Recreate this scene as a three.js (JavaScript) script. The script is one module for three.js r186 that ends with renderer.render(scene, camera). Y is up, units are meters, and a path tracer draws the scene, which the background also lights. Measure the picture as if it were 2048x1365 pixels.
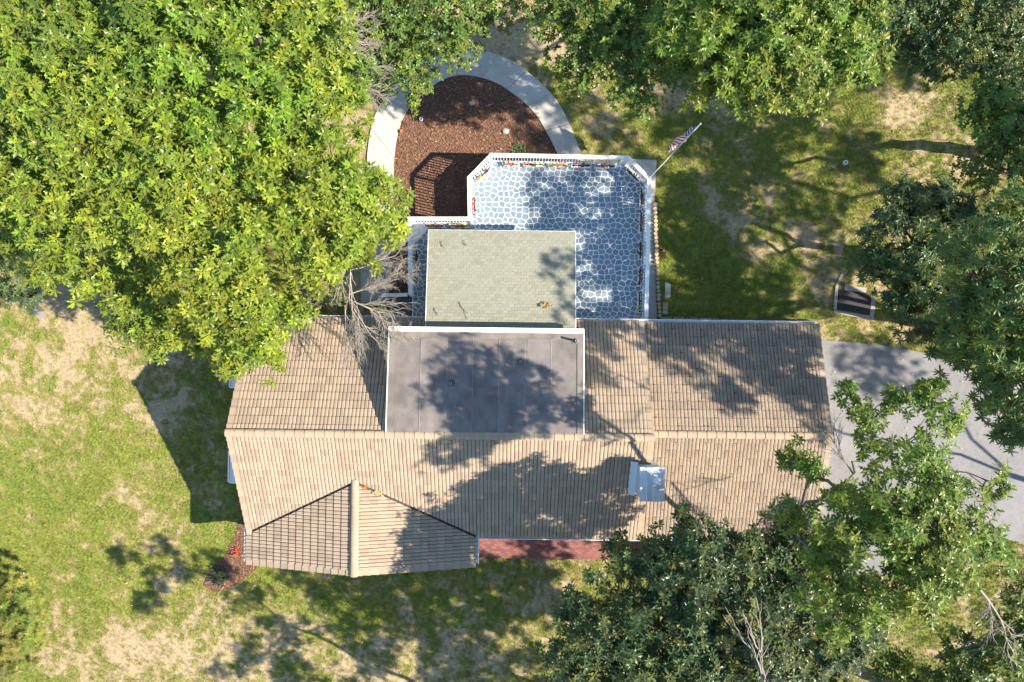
import * as THREE from 'three';
import { mergeGeometries, mergeVertices } from 'three/addons/utils/BufferGeometryUtils.js';

// ------------------------------------------------------------------ camera, sky, sun, exposure
const HC = 30.3, FOCAL = 1365;
const scene = new THREE.Scene();
const camera = new THREE.PerspectiveCamera(53.13, 1024 / 682, 0.1, 900);
camera.position.set(0, HC, 0);
camera.up.set(0, 0, -1);
camera.lookAt(0, 0, 0);

const SUN = new THREE.Vector3(1.2, 1, 0.29).normalize();
{
  const w = 256, h = 128, data = new Float32Array(w * h * 4);
  for (let j = 0; j < h; j++) {
    const el = ((j + 0.5) / h - 0.5) * Math.PI;            // row 0 is straight down
    const t = Math.max(0, Math.sin(el));
    const k = Math.pow(1 - t, 3);
    for (let i = 0; i < w; i++) {
      const o = (j * w + i) * 4;
      data[o] = 0.13 + 0.18 * k; data[o + 1] = 0.22 + 0.17 * k; data[o + 2] = 0.37 + 0.13 * k; data[o + 3] = 1;
    }
  }
  const sky = new THREE.DataTexture(data, w, h, THREE.RGBAFormat, THREE.FloatType);
  sky.mapping = THREE.EquirectangularReflectionMapping;
  sky.magFilter = sky.minFilter = THREE.LinearFilter;
  sky.needsUpdate = true;
  scene.background = sky; scene.environment = sky;
}
const sun = new THREE.DirectionalLight(new THREE.Color().setRGB(1, 0.905, 0.75), 5);
sun.position.copy(SUN).multiplyScalar(60);
sun.castShadow = true;
sun.shadow.mapSize.set(4096, 4096);
Object.assign(sun.shadow.camera, { left: -34, right: 34, top: 34, bottom: -34, near: 1, far: 140 });
scene.add(sun, sun.target);

const renderer = new THREE.WebGLRenderer({ antialias: true });
renderer.toneMapping = THREE.LinearToneMapping;
renderer.toneMappingExposure = 2.8;
renderer.shadowMap.enabled = true;

// ------------------------------------------------------------------ helpers
let seed = 12345;
function srand(s) { seed = s >>> 0; }
function rnd() { seed = (seed + 0x6D2B79F5) | 0; let t = Math.imul(seed ^ (seed >>> 15), 1 | seed); t = (t + Math.imul(t ^ (t >>> 7), 61 | t)) ^ t; return ((t ^ (t >>> 14)) >>> 0) / 4294967296; }
const rr = (a, b) => a + (b - a) * rnd();
const V = (x, y, z) => new THREE.Vector3(x, y, z);
const clamp = (x, a = 0, b = 1) => Math.min(b, Math.max(a, x));
const sm = (a, b, x) => { const t = clamp((x - a) / (b - a)); return t * t * (3 - 2 * t); };
// a point at height h that the survey picture shows at (px, py)
const at = (px, py, h = 0) => V((px - 1024) * (HC - h) / FOCAL, h, (py - 682.5) * (HC - h) / FOCAL);

function hash2(i, j, s) { let n = Math.imul(i, 374761393) + Math.imul(j, 668265263) + Math.imul(s, 1274126177) | 0; n = Math.imul(n ^ (n >>> 13), 1274126177); return ((n ^ (n >>> 16)) >>> 0) / 4294967296; }
function vnoise(x, y, s = 0, per = 0) {
  let i = Math.floor(x), j = Math.floor(y); const fx = x - i, fy = y - j;
  const u = fx * fx * (3 - 2 * fx), v = fy * fy * (3 - 2 * fy);
  let i1 = i + 1, j1 = j + 1;
  if (per) { i = ((i % per) + per) % per; j = ((j % per) + per) % per; i1 = ((i1 % per) + per) % per; j1 = ((j1 % per) + per) % per; }
  const a = hash2(i, j, s), b = hash2(i1, j, s), c = hash2(i, j1, s), d = hash2(i1, j1, s);
  return a + (b - a) * u + (c - a) * v + (a - b - c + d) * u * v;
}
function fbm(x, y, oct, s = 0, per = 0) { let a = 0, w = 0.5, t = 0; for (let k = 0; k < oct; k++) { a += w * vnoise(x, y, s + k * 17, per); t += w; w *= 0.5; x *= 2; y *= 2; per *= 2; } return a / t; }

const toS = (c) => 255 * (c <= 0.0031308 ? 12.92 * c : 1.055 * Math.pow(c, 1 / 2.4) - 0.055);
function colorTex(n, fn, repeat = 1, m = n) {
  const d = new Uint8Array(n * m * 4);
  for (let j = 0; j < m; j++) for (let i = 0; i < n; i++) {
    const c = fn(i / n, j / m), o = (j * n + i) * 4;
    d[o] = clamp(toS(c[0]), 0, 255); d[o + 1] = clamp(toS(c[1]), 0, 255); d[o + 2] = clamp(toS(c[2]), 0, 255); d[o + 3] = 255;
  }
  const t = new THREE.DataTexture(d, n, m); t.colorSpace = THREE.SRGBColorSpace; t.wrapS = t.wrapT = THREE.RepeatWrapping;
  t.magFilter = THREE.LinearFilter; t.minFilter = THREE.LinearMipmapLinearFilter; t.generateMipmaps = true; t.repeat.set(repeat, repeat); t.needsUpdate = true; return t;
}
function grayTex(n, fn, repeat = 1) {
  const d = new Uint8Array(n * n * 4);
  for (let j = 0; j < n; j++) for (let i = 0; i < n; i++) { const g = clamp(fn(i / n, j / n)) * 255, o = (j * n + i) * 4; d[o] = d[o + 1] = d[o + 2] = g; d[o + 3] = 255; }
  const t = new THREE.DataTexture(d, n, n); t.wrapS = t.wrapT = THREE.RepeatWrapping; t.magFilter = THREE.LinearFilter; t.repeat.set(repeat, repeat); t.needsUpdate = true; return t;
}
const lin = (r, g, b) => new THREE.Color().setRGB(r, g, b);
function std(r, g, b, rough = 0.8, extra = {}) { return new THREE.MeshStandardMaterial({ color: lin(r, g, b), roughness: rough, side: THREE.DoubleSide, ...extra }); }
function phys(r, g, b, rough, extra) { return new THREE.MeshPhysicalMaterial({ color: lin(r, g, b), roughness: rough, side: THREE.DoubleSide, ...extra }); }

const names = {};
function numbered(n) { const k = names[n] = (names[n] ?? -1) + 1; return k ? `${n}_${String(k).padStart(3, '0')}` : n; }
function shade(o) { o.castShadow = o.receiveShadow = true; return o; }
function tag(o, label, category, group) { o.userData.label = label; o.userData.category = category; if (group) o.userData.group = group; return o; }
function thing(name, label, category, group, rot = 0) { const g = new THREE.Group(); g.name = numbered(name); g.rotation.y = rot; scene.add(g); return tag(g, label, category, group); }
function part(name, geo, mat, parent, label) { const m = shade(new THREE.Mesh(geo, mat)); m.name = name; parent.add(m); if (label) m.userData.label = label; return m; }
function structure(name, geo, mat) { const m = shade(new THREE.Mesh(geo, mat)); m.name = numbered(name); m.userData.kind = 'structure'; scene.add(m); return m; }
function stuff(o) { o.userData.kind = 'stuff'; return o; }

// triangle soup with box-projected uv in metres
class Soup {
  constructor() { this.p = []; }
  tri(a, b, c) { this.p.push(a.x, a.y, a.z, b.x, b.y, b.z, c.x, c.y, c.z); return this; }
  quad(a, b, c, d) { return this.tri(a, b, c).tri(a, c, d); }
  // prism between two polygons of the same length
  prism(bot, top) {
    const n = top.length;
    for (let i = 1; i < n - 1; i++) { this.tri(top[0], top[i], top[i + 1]); this.tri(bot[0], bot[i + 1], bot[i]); }
    for (let i = 0; i < n; i++) { const j = (i + 1) % n; this.quad(bot[i], bot[j], top[j], top[i]); }
    return this;
  }
  box(x0, x1, y0, y1, z0, z1) {
    return this.prism([V(x0, y0, z0), V(x0, y0, z1), V(x1, y0, z1), V(x1, y0, z0)], [V(x0, y1, z0), V(x0, y1, z1), V(x1, y1, z1), V(x1, y1, z0)]);
  }
  // a slanted board: line a-b, width w sideways (horizontal), thickness t upward
  bar(a, b, w, t, side) {
    const d = b.clone().sub(a).normalize(); const s = side ? side.clone() : V(-d.z, 0, d.x).normalize(); const u = s.clone().cross(d).normalize(); if (u.y < 0) u.negate();
    const q = (p, i, j) => p.clone().addScaledVector(s, i * w / 2).addScaledVector(u, j * t / 2);
    return this.prism([q(a, -1, -1), q(a, 1, -1), q(a, 1, 1), q(a, -1, 1)], [q(b, -1, -1), q(b, 1, -1), q(b, 1, 1), q(b, -1, 1)]);
  }
  geo(uvScale = 1, ox = 0, oy = 0) {
    const g = new THREE.BufferGeometry(), p = new Float32Array(this.p);
    g.setAttribute('position', new THREE.BufferAttribute(p, 3)); g.computeVertexNormals();
    boxUV(g, uvScale, ox, oy); return g;
  }
}
function boxUV(g, s = 1, ox = 0, oy = 0) {
  const p = g.attributes.position, n = g.attributes.normal, uv = new Float32Array(p.count * 2);
  for (let i = 0; i < p.count; i++) {
    const ax = Math.abs(n.getX(i)), ay = Math.abs(n.getY(i)), az = Math.abs(n.getZ(i));
    let u, v; if (ay >= ax && ay >= az) { u = p.getX(i); v = p.getZ(i); } else if (ax >= az) { u = p.getZ(i); v = p.getY(i); } else { u = p.getX(i); v = p.getY(i); }
    uv[2 * i] = u * s + ox; uv[2 * i + 1] = v * s + oy;
  }
  g.setAttribute('uv', new THREE.BufferAttribute(uv, 2)); return g;
}
function prismXZ(poly, y0, y1) { const s = new Soup(); s.prism(poly.map(([x, z]) => V(x, y0, z)), poly.map(([x, z]) => V(x, y1, z))); return s; }
// general polygon plate (may be concave) through triangulation
function plate(poly, y0, y1) {
  const pts = poly.map(([x, z]) => new THREE.Vector2(x, z)), f = THREE.ShapeUtils.triangulateShape(pts, []), s = new Soup();
  for (const [a, b, c] of f) { const P = [a, b, c].map((k) => V(pts[k].x, y1, pts[k].y)); s.tri(P[0], P[2], P[1]); }
  for (let i = 0; i < pts.length; i++) { const j = (i + 1) % pts.length, a = pts[i], b = pts[j]; s.quad(V(a.x, y0, a.y), V(b.x, y0, b.y), V(b.x, y1, b.y), V(a.x, y1, a.y)); }
  return s;
}
function inPoly(x, z, poly) { let r = false; for (let i = 0, j = poly.length - 1; i < poly.length; j = i++) { const [xi, zi] = poly[i], [xj, zj] = poly[j]; if ((zi > z) !== (zj > z) && x < (xj - xi) * (z - zi) / (zj - zi) + xi) r = !r; } return r; }
function clipSoup(p, a, b, c) {   // keep a*x + b*z + c >= 0
  const out = [];
  for (let i = 0; i < p.length; i += 9) {
    let poly = [0, 3, 6].map((k) => [p[i + k], p[i + k + 1], p[i + k + 2]]), res = [];
    for (let k = 0; k < 3; k++) {
      const A = poly[k], B = poly[(k + 1) % 3], da = a * A[0] + b * A[2] + c, db = a * B[0] + b * B[2] + c;
      if (da >= 0) res.push(A);
      if ((da >= 0) !== (db >= 0)) { const t = da / (da - db); res.push([0, 1, 2].map((q) => A[q] + (B[q] - A[q]) * t)); }
    }
    for (let k = 1; k < res.length - 1; k++) out.push(...res[0], ...res[k], ...res[k + 1]);
  }
  return out;
}
// smooth tapered tubes gathered in one builder
class Tubes {
  constructor() { this.p = []; this.n = []; this.u = []; this.i = []; }
  add(pts, r0, r1, sides = 5) {
    const base = this.p.length / 3, N = pts.length; let ref = V(0.3, 0.1, 0.9).normalize(), len = 0;
    for (let k = 0; k < N; k++) {
      const d = pts[Math.min(k + 1, N - 1)].clone().sub(pts[Math.max(k - 1, 0)]).normalize();
      let s = ref.clone().addScaledVector(d, -ref.dot(d)); if (s.lengthSq() < 0.01) s = V(1, 0, 0).addScaledVector(d, -d.x); s.normalize(); ref = s;
      const t = d.clone().cross(s), r = r0 + (r1 - r0) * k / (N - 1); if (k) len += pts[k].distanceTo(pts[k - 1]);
      for (let j = 0; j <= sides; j++) {
        const a = j / sides * Math.PI * 2, cx = Math.cos(a), sx = Math.sin(a);
        const nx = s.x * cx + t.x * sx, ny = s.y * cx + t.y * sx, nz = s.z * cx + t.z * sx;
        this.p.push(pts[k].x + nx * r, pts[k].y + ny * r, pts[k].z + nz * r); this.n.push(nx, ny, nz); this.u.push(j / sides * Math.max(r0, 0.02) * 6, len);
      }
    }
    for (let k = 0; k < N - 1; k++) for (let j = 0; j < sides; j++) { const a = base + k * (sides + 1) + j, b = a + sides + 1; this.i.push(a, a + 1, b, a + 1, b + 1, b); }
  }
  geo() {
    const g = new THREE.BufferGeometry(); g.setAttribute('position', new THREE.Float32BufferAttribute(this.p, 3)); g.setAttribute('normal', new THREE.Float32BufferAttribute(this.n, 3));
    g.setAttribute('uv', new THREE.Float32BufferAttribute(this.u, 2)); g.setIndex(this.i); return g;
  }
}
function wander(a, b, n, amp, sag = 0) { const pts = []; for (let k = 0; k <= n; k++) { const t = k / n, p = a.clone().lerp(b, t), w = Math.sin(Math.PI * t) * amp; if (k && k < n) p.add(V(rr(-w, w), rr(-w, w) * 0.6 + sag * Math.sin(Math.PI * t), rr(-w, w))); pts.push(p); } return pts; }

// ------------------------------------------------------------------ outlines on the ground (metres)
const px2 = (list, h = 0) => list.map(([a, b]) => { const p = at(a, b, h); return [p.x, p.z]; });
const z1 = (list) => list.map(([a, b]) => [680 + a / 2.276, 60 + b / 2.276]);
const ringOuter = px2([[722, 606], [722, 520], [729, 430], [733, 360], ...z1([[128, 540], [150, 420], [180, 350], [240, 272], [330, 182], [440, 122], [530, 96], [600, 90], [680, 102], [780, 142], [870, 205], [940, 268], [1000, 342], [1040, 420], [1085, 530], [1108, 600]])]);
const ringInner = px2([[779, 606], [780, 520], [785, 430], [787, 360], ...z1([[247, 590], [258, 500], [282, 415], [325, 345], [380, 290], [440, 245], [500, 216], [560, 207], [630, 216], [712, 243], [790, 293], [850, 342], [902, 402], [942, 470], [985, 556], [1000, 600]])]);
const driveway = px2([[1560, 672], [1660, 682], [1760, 690], [1845, 706], [1930, 736], [2010, 760], [2300, 800], [2300, 1130], [2048, 1087], [2004, 1076], [1900, 1130], [1760, 1150], [1560, 1150]]);
const apronEast = px2([[1240, 318], [1313, 321], [1308.5, 405], [1309, 490], [1311, 560], [1314, 640], [1240, 640]]);
const mulchBed = [...ringInner, ...px2([[1060, 470], [800, 640]])];
const frontBed = px2([[405, 1172], [418, 1140], [452, 1110], [474, 1062], [478, 1040], [520, 1040], [525, 1128], [500, 1150], [470, 1172], [435, 1186]]);

// ------------------------------------------------------------------ ground
// patches of dry and bare turf: [px, py, rx, ry, amount]
const patches = [
  [180, 700, 260, 90, 0.30], [120, 820, 190, 60, 0.10], [330, 800, 60, 50, 0.3], [420, 1300, 260, 70, 0.34], [200, 1270, 110, 60, 0.12], [150, 600, 120, 40, 0.5], [60, 960, 160, 90, -0.12], [300, 930, 200, 80, -0.06], [60, 1110, 140, 70, -0.2], [430, 1100, 40, 30, -0.3], [450, 930, 70, 110, -0.12], [340, 1010, 120, 60, 0.06],
  [900, 1230, 190, 70, 0.12], [1040, 1210, 90, 90, 0.16], [620, 1210, 70, 60, -0.1], [640, 1300, 90, 50, 0.05], [860, 1330, 160, 40, 0.1], [1000, 1320, 100, 60, 0.15], [740, 1230, 60, 30, -0.25],
  [1420, 400, 14, 40, 0.5], [1470, 450, 26, 34, 0.55], [1505, 505, 30, 26, 0.5], [1540, 400, 12, 28, 0.4], [1380, 200, 90, 30, 0.5], [1640, 480, 80, 40, 0.35], [1640, 560, 30, 40, 0.4], [1500, 560, 110, 60, -0.25], [1400, 560, 70, 70, -0.35], [1360, 430, 60, 90, -0.15], [1330, 260, 40, 50, -0.2], [1480, 300, 90, 60, -0.1], [1200, 250, 70, 60, 0.35], [1120, 120, 130, 70, 0.4], [1040, 60, 90, 60, 0.5], [1860, 200, 80, 70, 0.2], [1700, 380, 90, 40, 0.1], [1960, 320, 60, 40, 0.4], [700, 250, 40, 60, 0.4], [690, 520, 40, 90, 0.6], [900, 60, 120, 60, 0.35], [1800, 660, 60, 30, 0.1], [2030, 1200, 60, 60, 0.25], [1900, 1290, 90, 50, 0.1]];
function bareness(x, z) {
  const px = 1024 + x * FOCAL / HC, py = 682.5 + z * FOCAL / HC; let m = 0.40;
  for (const [a, b, c, d, k] of patches) { const u = (px - a) / c, v = (py - b) / d, q = u * u + v * v; if (q < 6) m += k * Math.exp(-q); }
  const warp = vnoise(x * 0.9, z * 0.9, 5) * 0.8;
  const big = fbm(x * 0.28 + warp * 0.4, z * 0.28, 3, 3), mid = fbm(x * 1.5 + warp, z * 1.5 + warp, 4, 9), small = fbm(x * 6, z * 6 + warp * 2, 3, 21);
  return m + (big - 0.5) * 0.35 + (mid - 0.5) * 0.85 + (small - 0.5) * 0.75;
}
function turf(x, z) {
  const b = bareness(x, z), tone = vnoise(x * 0.35, z * 0.35, 40), fine = vnoise(x * 17, z * 17, 51), fine2 = vnoise(x * 34, z * 34, 57);
  const g = [0.118 + 0.06 * tone, 0.158 + 0.035 * tone, 0.022 + 0.008 * tone];
  const y = [0.20, 0.185, 0.052], d = [0.30, 0.232, 0.135], k1 = sm(0.30, 0.52, b), k2 = sm(0.50, 0.74, b), f = 0.62 + 0.45 * fine + 0.33 * fine2;
  return [0, 1, 2].map((q) => { let c = g[q] + (y[q] - g[q]) * k1; c += (d[q] - c) * k2; return c * f; });
}
const inHouse = (x, z) => { const X = x + 0.0122 * z, Z = z - 0.0122 * x; return (X > -10.1 && X < 12 && Z > -0.5 && Z < 7.5) || (X > -10.1 && X < -1.7 && Z > 0 && Z < 8.7); };
const deckOutline = [[5.60, -0.5], [5.72, -6.70], [4.81, -7.61], [-0.88, -7.72], [-1.84, -6.73], [-1.81, -5.10], [-4.29, -5.10], [-4.26, -0.5]];
const ringPath = [...ringOuter, ...ringInner.slice().reverse()];
const hardAt = (x, z) => inHouse(x, z) || inPoly(x, z, deckOutline) || inPoly(x, z, ringPath) || inPoly(x, z, driveway) || inPoly(x, z, apronEast);
const beddedAt = (x, z) => inPoly(x, z, mulchBed) || inPoly(x, z, frontBed);
{
  const S = 60;
  const map = colorTex(2048, (u, v) => turf((u - 0.5) * S, (v - 0.5) * S));
  map.wrapS = map.wrapT = THREE.MirroredRepeatWrapping;
  const g = new THREE.PlaneGeometry(720, 720, 1, 1); g.rotateX(-Math.PI / 2);
  const p = g.attributes.position, uv = g.attributes.uv;
  for (let i = 0; i < p.count; i++) uv.setXY(i, p.getX(i) / S + 0.5, p.getZ(i) / S + 0.5);
  structure('ground', g, new THREE.MeshStandardMaterial({ map, roughness: 1 }));
}
const coin = () => rnd() < 0.5 ? -1 : 1;
{ // turf blades
  srand(77);
  const s = new Soup();
  for (let k = 0; k < 7; k++) {
    const a = k * 2.4, r = 0.02 + 0.012 * (k % 3), w = 0.011, h = 0.05 + 0.014 * (k % 4), c = V(Math.cos(a) * r, 0, Math.sin(a) * r), d = V(Math.cos(a + 0.7), 0, Math.sin(a + 0.7)), e = V(-d.z, 0, d.x);
    s.tri(c.clone().addScaledVector(e, -w), c.clone().addScaledVector(e, w), c.clone().addScaledVector(d, 0.055).setY(h));
  }
  const N = 170000, m = new THREE.InstancedMesh(s.geo(), new THREE.MeshPhysicalMaterial({ color: 0xffffff, roughness: 0.95, side: THREE.DoubleSide }), N);
  const q = new THREE.Quaternion(), M = new THREE.Matrix4(), Y = V(0, 1, 0), c = new THREE.Color(); let n = 0;
  for (let t = 0; t < N * 3 && n < N; t++) {
    const x = rr(-23.5, 23.5), z = rr(-16, 16);
    if (hardAt(x, z) || beddedAt(x, z)) continue;
    const b = bareness(x, z); if (rnd() < sm(0.5, 0.85, b) * 0.8) continue;
    const s1 = rr(0.6, 1.35) * (1.15 - 0.5 * clamp(b)); q.setFromAxisAngle(Y, rr(0, 6.28)); M.compose(V(x, 0, z), q, V(s1, s1 * rr(0.6, 1.1), s1)); m.setMatrixAt(n, M);
    const k = turf(x, z), f = rr(0.85, 1.3), dry = rnd() < 0.1 ? 1 : 0; c.setRGB(k[0] * f + dry * 0.1, k[1] * f + dry * 0.07, k[2] * f + dry * 0.03); m.setColorAt(n, c); n++;
  }
  m.count = n; m.name = 'turf_grass'; shade(m); stuff(m); tag(m, 'mown lawn grass growing around the house and patio', 'grass'); scene.add(m);
}
{ // small fallen leaves on the lawn
  srand(78);
  const s = new Soup(); s.tri(V(-0.05, 0, 0), V(0, 0.012, 0.025), V(0.055, 0.006, 0)).tri(V(-0.05, 0, 0), V(0.055, 0.006, 0), V(0, 0.014, -0.025));
  const N = 1500, m = new THREE.InstancedMesh(s.geo(), std(1, 1, 1, 0.9), N), M = new THREE.Matrix4(), q = new THREE.Quaternion(), c = new THREE.Color(); let n = 0;
  while (n < N) {
    const x = rr(-23, 23), z = rr(-15.5, 15.5); if (inHouse(x, z) || inPoly(x, z, deckOutline)) continue;
    if (x < -8 && z > -1 && rnd() < 0.75) continue;
    q.setFromEuler(new THREE.Euler(rr(-0.4, 0.4), rr(0, 6.3), rr(-0.4, 0.4))); const k = rr(0.5, 1.15); M.compose(V(x, hardAt(x, z) ? 0.09 : 0.055, z), q, V(k, k, k)); m.setMatrixAt(n, M);
    const f = rr(0.5, 1.2); c.setRGB(0.42 * f, 0.30 * f, 0.17 * f); m.setColorAt(n, c); n++;
  }
  m.name = 'fallen_leaves'; shade(m); stuff(m); tag(m, 'dry fallen leaves scattered over lawn and paving', 'leaves'); scene.add(m);
}

// ------------------------------------------------------------------ concrete paths, driveway, beds
const concreteMap = colorTex(512, (u, v) => { const a = fbm(u * 6, v * 6, 4, 2, 6), b = vnoise(u * 128, v * 128, 8, 128), c = fbm(u * 24, v * 24, 3, 31, 24); const k = 0.80 + 0.22 * a + 0.14 * (b - 0.5) + 0.12 * (c - 0.5); return [k, k * 0.99, k * 0.97]; }, 0.35);
const asphaltMap = colorTex(512, (u, v) => { const a = fbm(u * 5, v * 5, 4, 12, 5), b = vnoise(u * 200, v * 200, 18, 200), c = fbm(u * 30, v * 30, 3, 61, 30); const k = 0.72 + 0.30 * a + 0.24 * (b - 0.5) + 0.2 * (c - 0.5); return [k, k * 0.99, k * 0.985]; }, 0.22);
const concreteBump = grayTex(256, (u, v) => vnoise(u * 90, v * 90, 4, 90), 1.2);
const M = {
  concrete: [0, 1, 2].map((k) => std(0.40 + 0.03 * k, 0.385 + 0.028 * k, 0.355 + 0.026 * k, 0.9, { map: concreteMap, bumpMap: concreteBump, bumpScale: 0.002 })),
  asphalt: std(0.21, 0.205, 0.21, 0.95, { map: asphaltMap, bumpMap: concreteBump, bumpScale: 0.004 }),
};
function resample(line, n) {
  const L = [0]; for (let i = 1; i < line.length; i++) L.push(L[i - 1] + Math.hypot(line[i][0] - line[i - 1][0], line[i][1] - line[i - 1][1]));
  const c = new THREE.CatmullRomCurve3(line.map(([x, z]) => V(x, 0, z)), false, 'centripetal');
  return c.getSpacedPoints(n).map((p) => [p.x, p.z]);
}
{ // curved walk, panel by panel
  const path = new THREE.Group(); path.name = 'path'; path.userData.kind = 'structure'; scene.add(path);
  const n = 132, A = resample(ringOuter, n), B = resample(ringInner, n), cuts = [0, 9, 19, 29, 39, 48, 57, 66, 75, 84, 93, 102, 111, 121, 132];
  for (let k = 0; k < cuts.length - 1; k++) {
    const poly = [], g = 0.03, mixp = (p, q, t) => [p[0] + (q[0] - p[0]) * t, p[1] + (q[1] - p[1]) * t];
    const o = [], r = []; for (let i = cuts[k]; i <= cuts[k + 1]; i++) { o.push(A[i]); r.push(B[i]); }
    for (const l of [o, r]) { const e = l.length - 1; l[0] = mixp(l[0], l[1], g / 0.22 * (k % 2 ? 0.5 : 0.22)); l[e] = mixp(l[e], l[e - 1], g / 0.22 * (k % 2 ? 0.22 : 0.5)); }
    poly.push(...o, ...r.reverse());
    const soup = new Soup(), m = o.length; r.reverse();
    for (let i = 0; i < m - 1; i++) soup.prism([o[i], o[i + 1], r[i + 1], r[i]].map(([x, z]) => V(x, -0.05, z)), [o[i], o[i + 1], r[i + 1], r[i]].map(([x, z]) => V(x, 0.07, z)));
    part('paving_panel', soup.geo(), M.concrete[(k * 7) % 3], path);
  }
}
structure('driveway', plate(driveway, -0.05, 0.035).geo(), M.asphalt);
structure('pavement', plate(apronEast, -0.05, 0.06).geo(), M.concrete[1]);
{ // mulch beds
  const mm = colorTex(512, (u, v) => { const a = fbm(u * 40, v * 90, 3, 5, 40), b = fbm(u * 8, v * 8, 3, 15, 8), c = vnoise(u * 160, v * 160, 25, 160); const k = 0.45 + 0.55 * a + 0.35 * b + 0.35 * (c - 0.5); return [0.95 * k, 0.95 * k, 0.95 * k]; }, 0.6);
  const mulch = std(0.16, 0.08, 0.05, 1, { map: mm });
  structure('mulch_bed', plate(mulchBed, -0.03, 0.012).geo(), mulch);
  structure('mulch_bed', plate(frontBed, -0.03, 0.012).geo(), mulch);
  srand(5);
  const s = new Soup().box(-0.05, 0.05, 0, 0.014, -0.013, 0.013), N = 15000, m = new THREE.InstancedMesh(s.geo(), std(1, 1, 1, 0.95), N), Q = new THREE.Quaternion(), X = new THREE.Matrix4(), c = new THREE.Color(); let n = 0;
  for (let t = 0; t < N * 4 && n < N; t++) {
    const f = rnd() < 0.12, x = f ? rr(-14, -10.9) : rr(-7, 2.6), z = f ? rr(7.8, 11.4) : rr(-12.5, -1.5);
    if (!beddedAt(x, z) || hardAt(x, z)) continue;
    Q.setFromEuler(new THREE.Euler(rr(-0.4, 0.4), rr(0, 6.3), rr(-0.4, 0.4))); const k = rr(0.4, 1.15); X.compose(V(x, 0.015 + rr(0, 0.02), z), Q, V(k, 1, k)); m.setMatrixAt(n, X);
    const b = rr(0.5, 1.35), pale = rnd() < 0.06 ? 2.2 : 1; c.setRGB(0.19 * b * pale, 0.098 * b * pale, 0.06 * b * pale * (pale > 1 ? 1.2 : 1)); m.setColorAt(n, c); n++;
  }
  m.count = n; m.name = 'mulch_chips'; shade(m); stuff(m); tag(m, 'brown bark mulch chips covering the planting beds', 'mulch'); scene.add(m);
}

// ------------------------------------------------------------------ house
const ROT = -0.0122;
const house = thing('house', 'long low house with tan concrete tile roof and flat dark dormer', 'house', null, ROT);
const tileMap = colorTex(256, (u, v) => { const a = fbm(u * 30, v * 8, 3, 2, 8), b = vnoise(u * 128, v * 128, 7, 128), c = fbm(u * 5, v * 5, 3, 41, 5); const k = 0.78 + 0.2 * a + 0.16 * (b - 0.5) + 0.2 * c; return [k, k * 0.985, k * 0.96]; }, 1.3);
const mossMap = colorTex(512, (u, v) => { const a = fbm(u * 60, v * 14, 3, 2, 14), b = vnoise(u * 200, v * 200, 7, 200), c = fbm(u * 7, v * 7, 4, 41, 7), spot = sm(0.80, 0.87, vnoise(u * 46, v * 46, 91, 46)) * sm(0.35, 0.6, vnoise(u * 11, v * 11, 95, 11)); let k = 0.74 + 0.2 * a + 0.2 * (b - 0.5) + 0.24 * c; k *= 1 - 0.72 * spot; return [k, k * 0.985, k * 0.965]; }, 0.45);
const tileTint = [[0.325, 0.248, 0.178], [0.317, 0.24, 0.171], [0.333, 0.256, 0.187], [0.28, 0.213, 0.155], [0.325, 0.25, 0.183], [0.31, 0.234, 0.166]];
const tileMats = tileTint.map(([r, g, b]) => std(r, g, b, 0.85, { map: tileMap }));
const mossMats = tileTint.map(([r, g, b]) => std(r * 0.86, g * 0.87, b * 0.90, 0.9, { map: mossMap }));
M.capTile = std(0.345, 0.265, 0.19, 0.85, { map: tileMap });
M.underlay = std(0.05, 0.038, 0.03, 0.95);
M.whiteMetal = std(0.80, 0.80, 0.79, 0.4);
M.wall = std(0.60, 0.57, 0.50, 0.8);

const TW = 0.29, TE = 0.325;
function tilePts(w = TW, len = TE + 0.05) {   // x across, y off the roof, z runs down the slope from the origin at the butt: v = -z
  const prof = [], hw = w / 2;
  for (let h = 0; h < 2; h++) for (const [t, y] of [[0.055, -0.034], [0.085, 0.003], [0.3, 0.012], [0.7, 0.012], [0.915, 0.003], [0.945, -0.034]]) prof.push([h * hw + t * hw, y]);
  const s = new Soup(), lo = 0.056, hi = 0.012;
  for (let i = 0; i < prof.length - 1; i++) {
    const [x0, y0] = prof[i], [x1, y1] = prof[i + 1];
    s.quad(V(x0, lo + y0, 0), V(x1, lo + y1, 0), V(x1, hi + y1, -len), V(x0, hi + y0, -len));
    s.quad(V(x0, -0.004, 0), V(x1, -0.004, 0), V(x1, lo + y1, 0), V(x0, lo + y0, 0));
  }
  return s;
}
const tileGeos = [0, 1, 2, 3].map((k) => tilePts().geo(1, k * 0.137, k * 0.291));
const tileSoup = tilePts().p;
const tileList = [];    // every whole tile of every slope, to be ranked by how large it shows
const clippedTiles = [];
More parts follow.
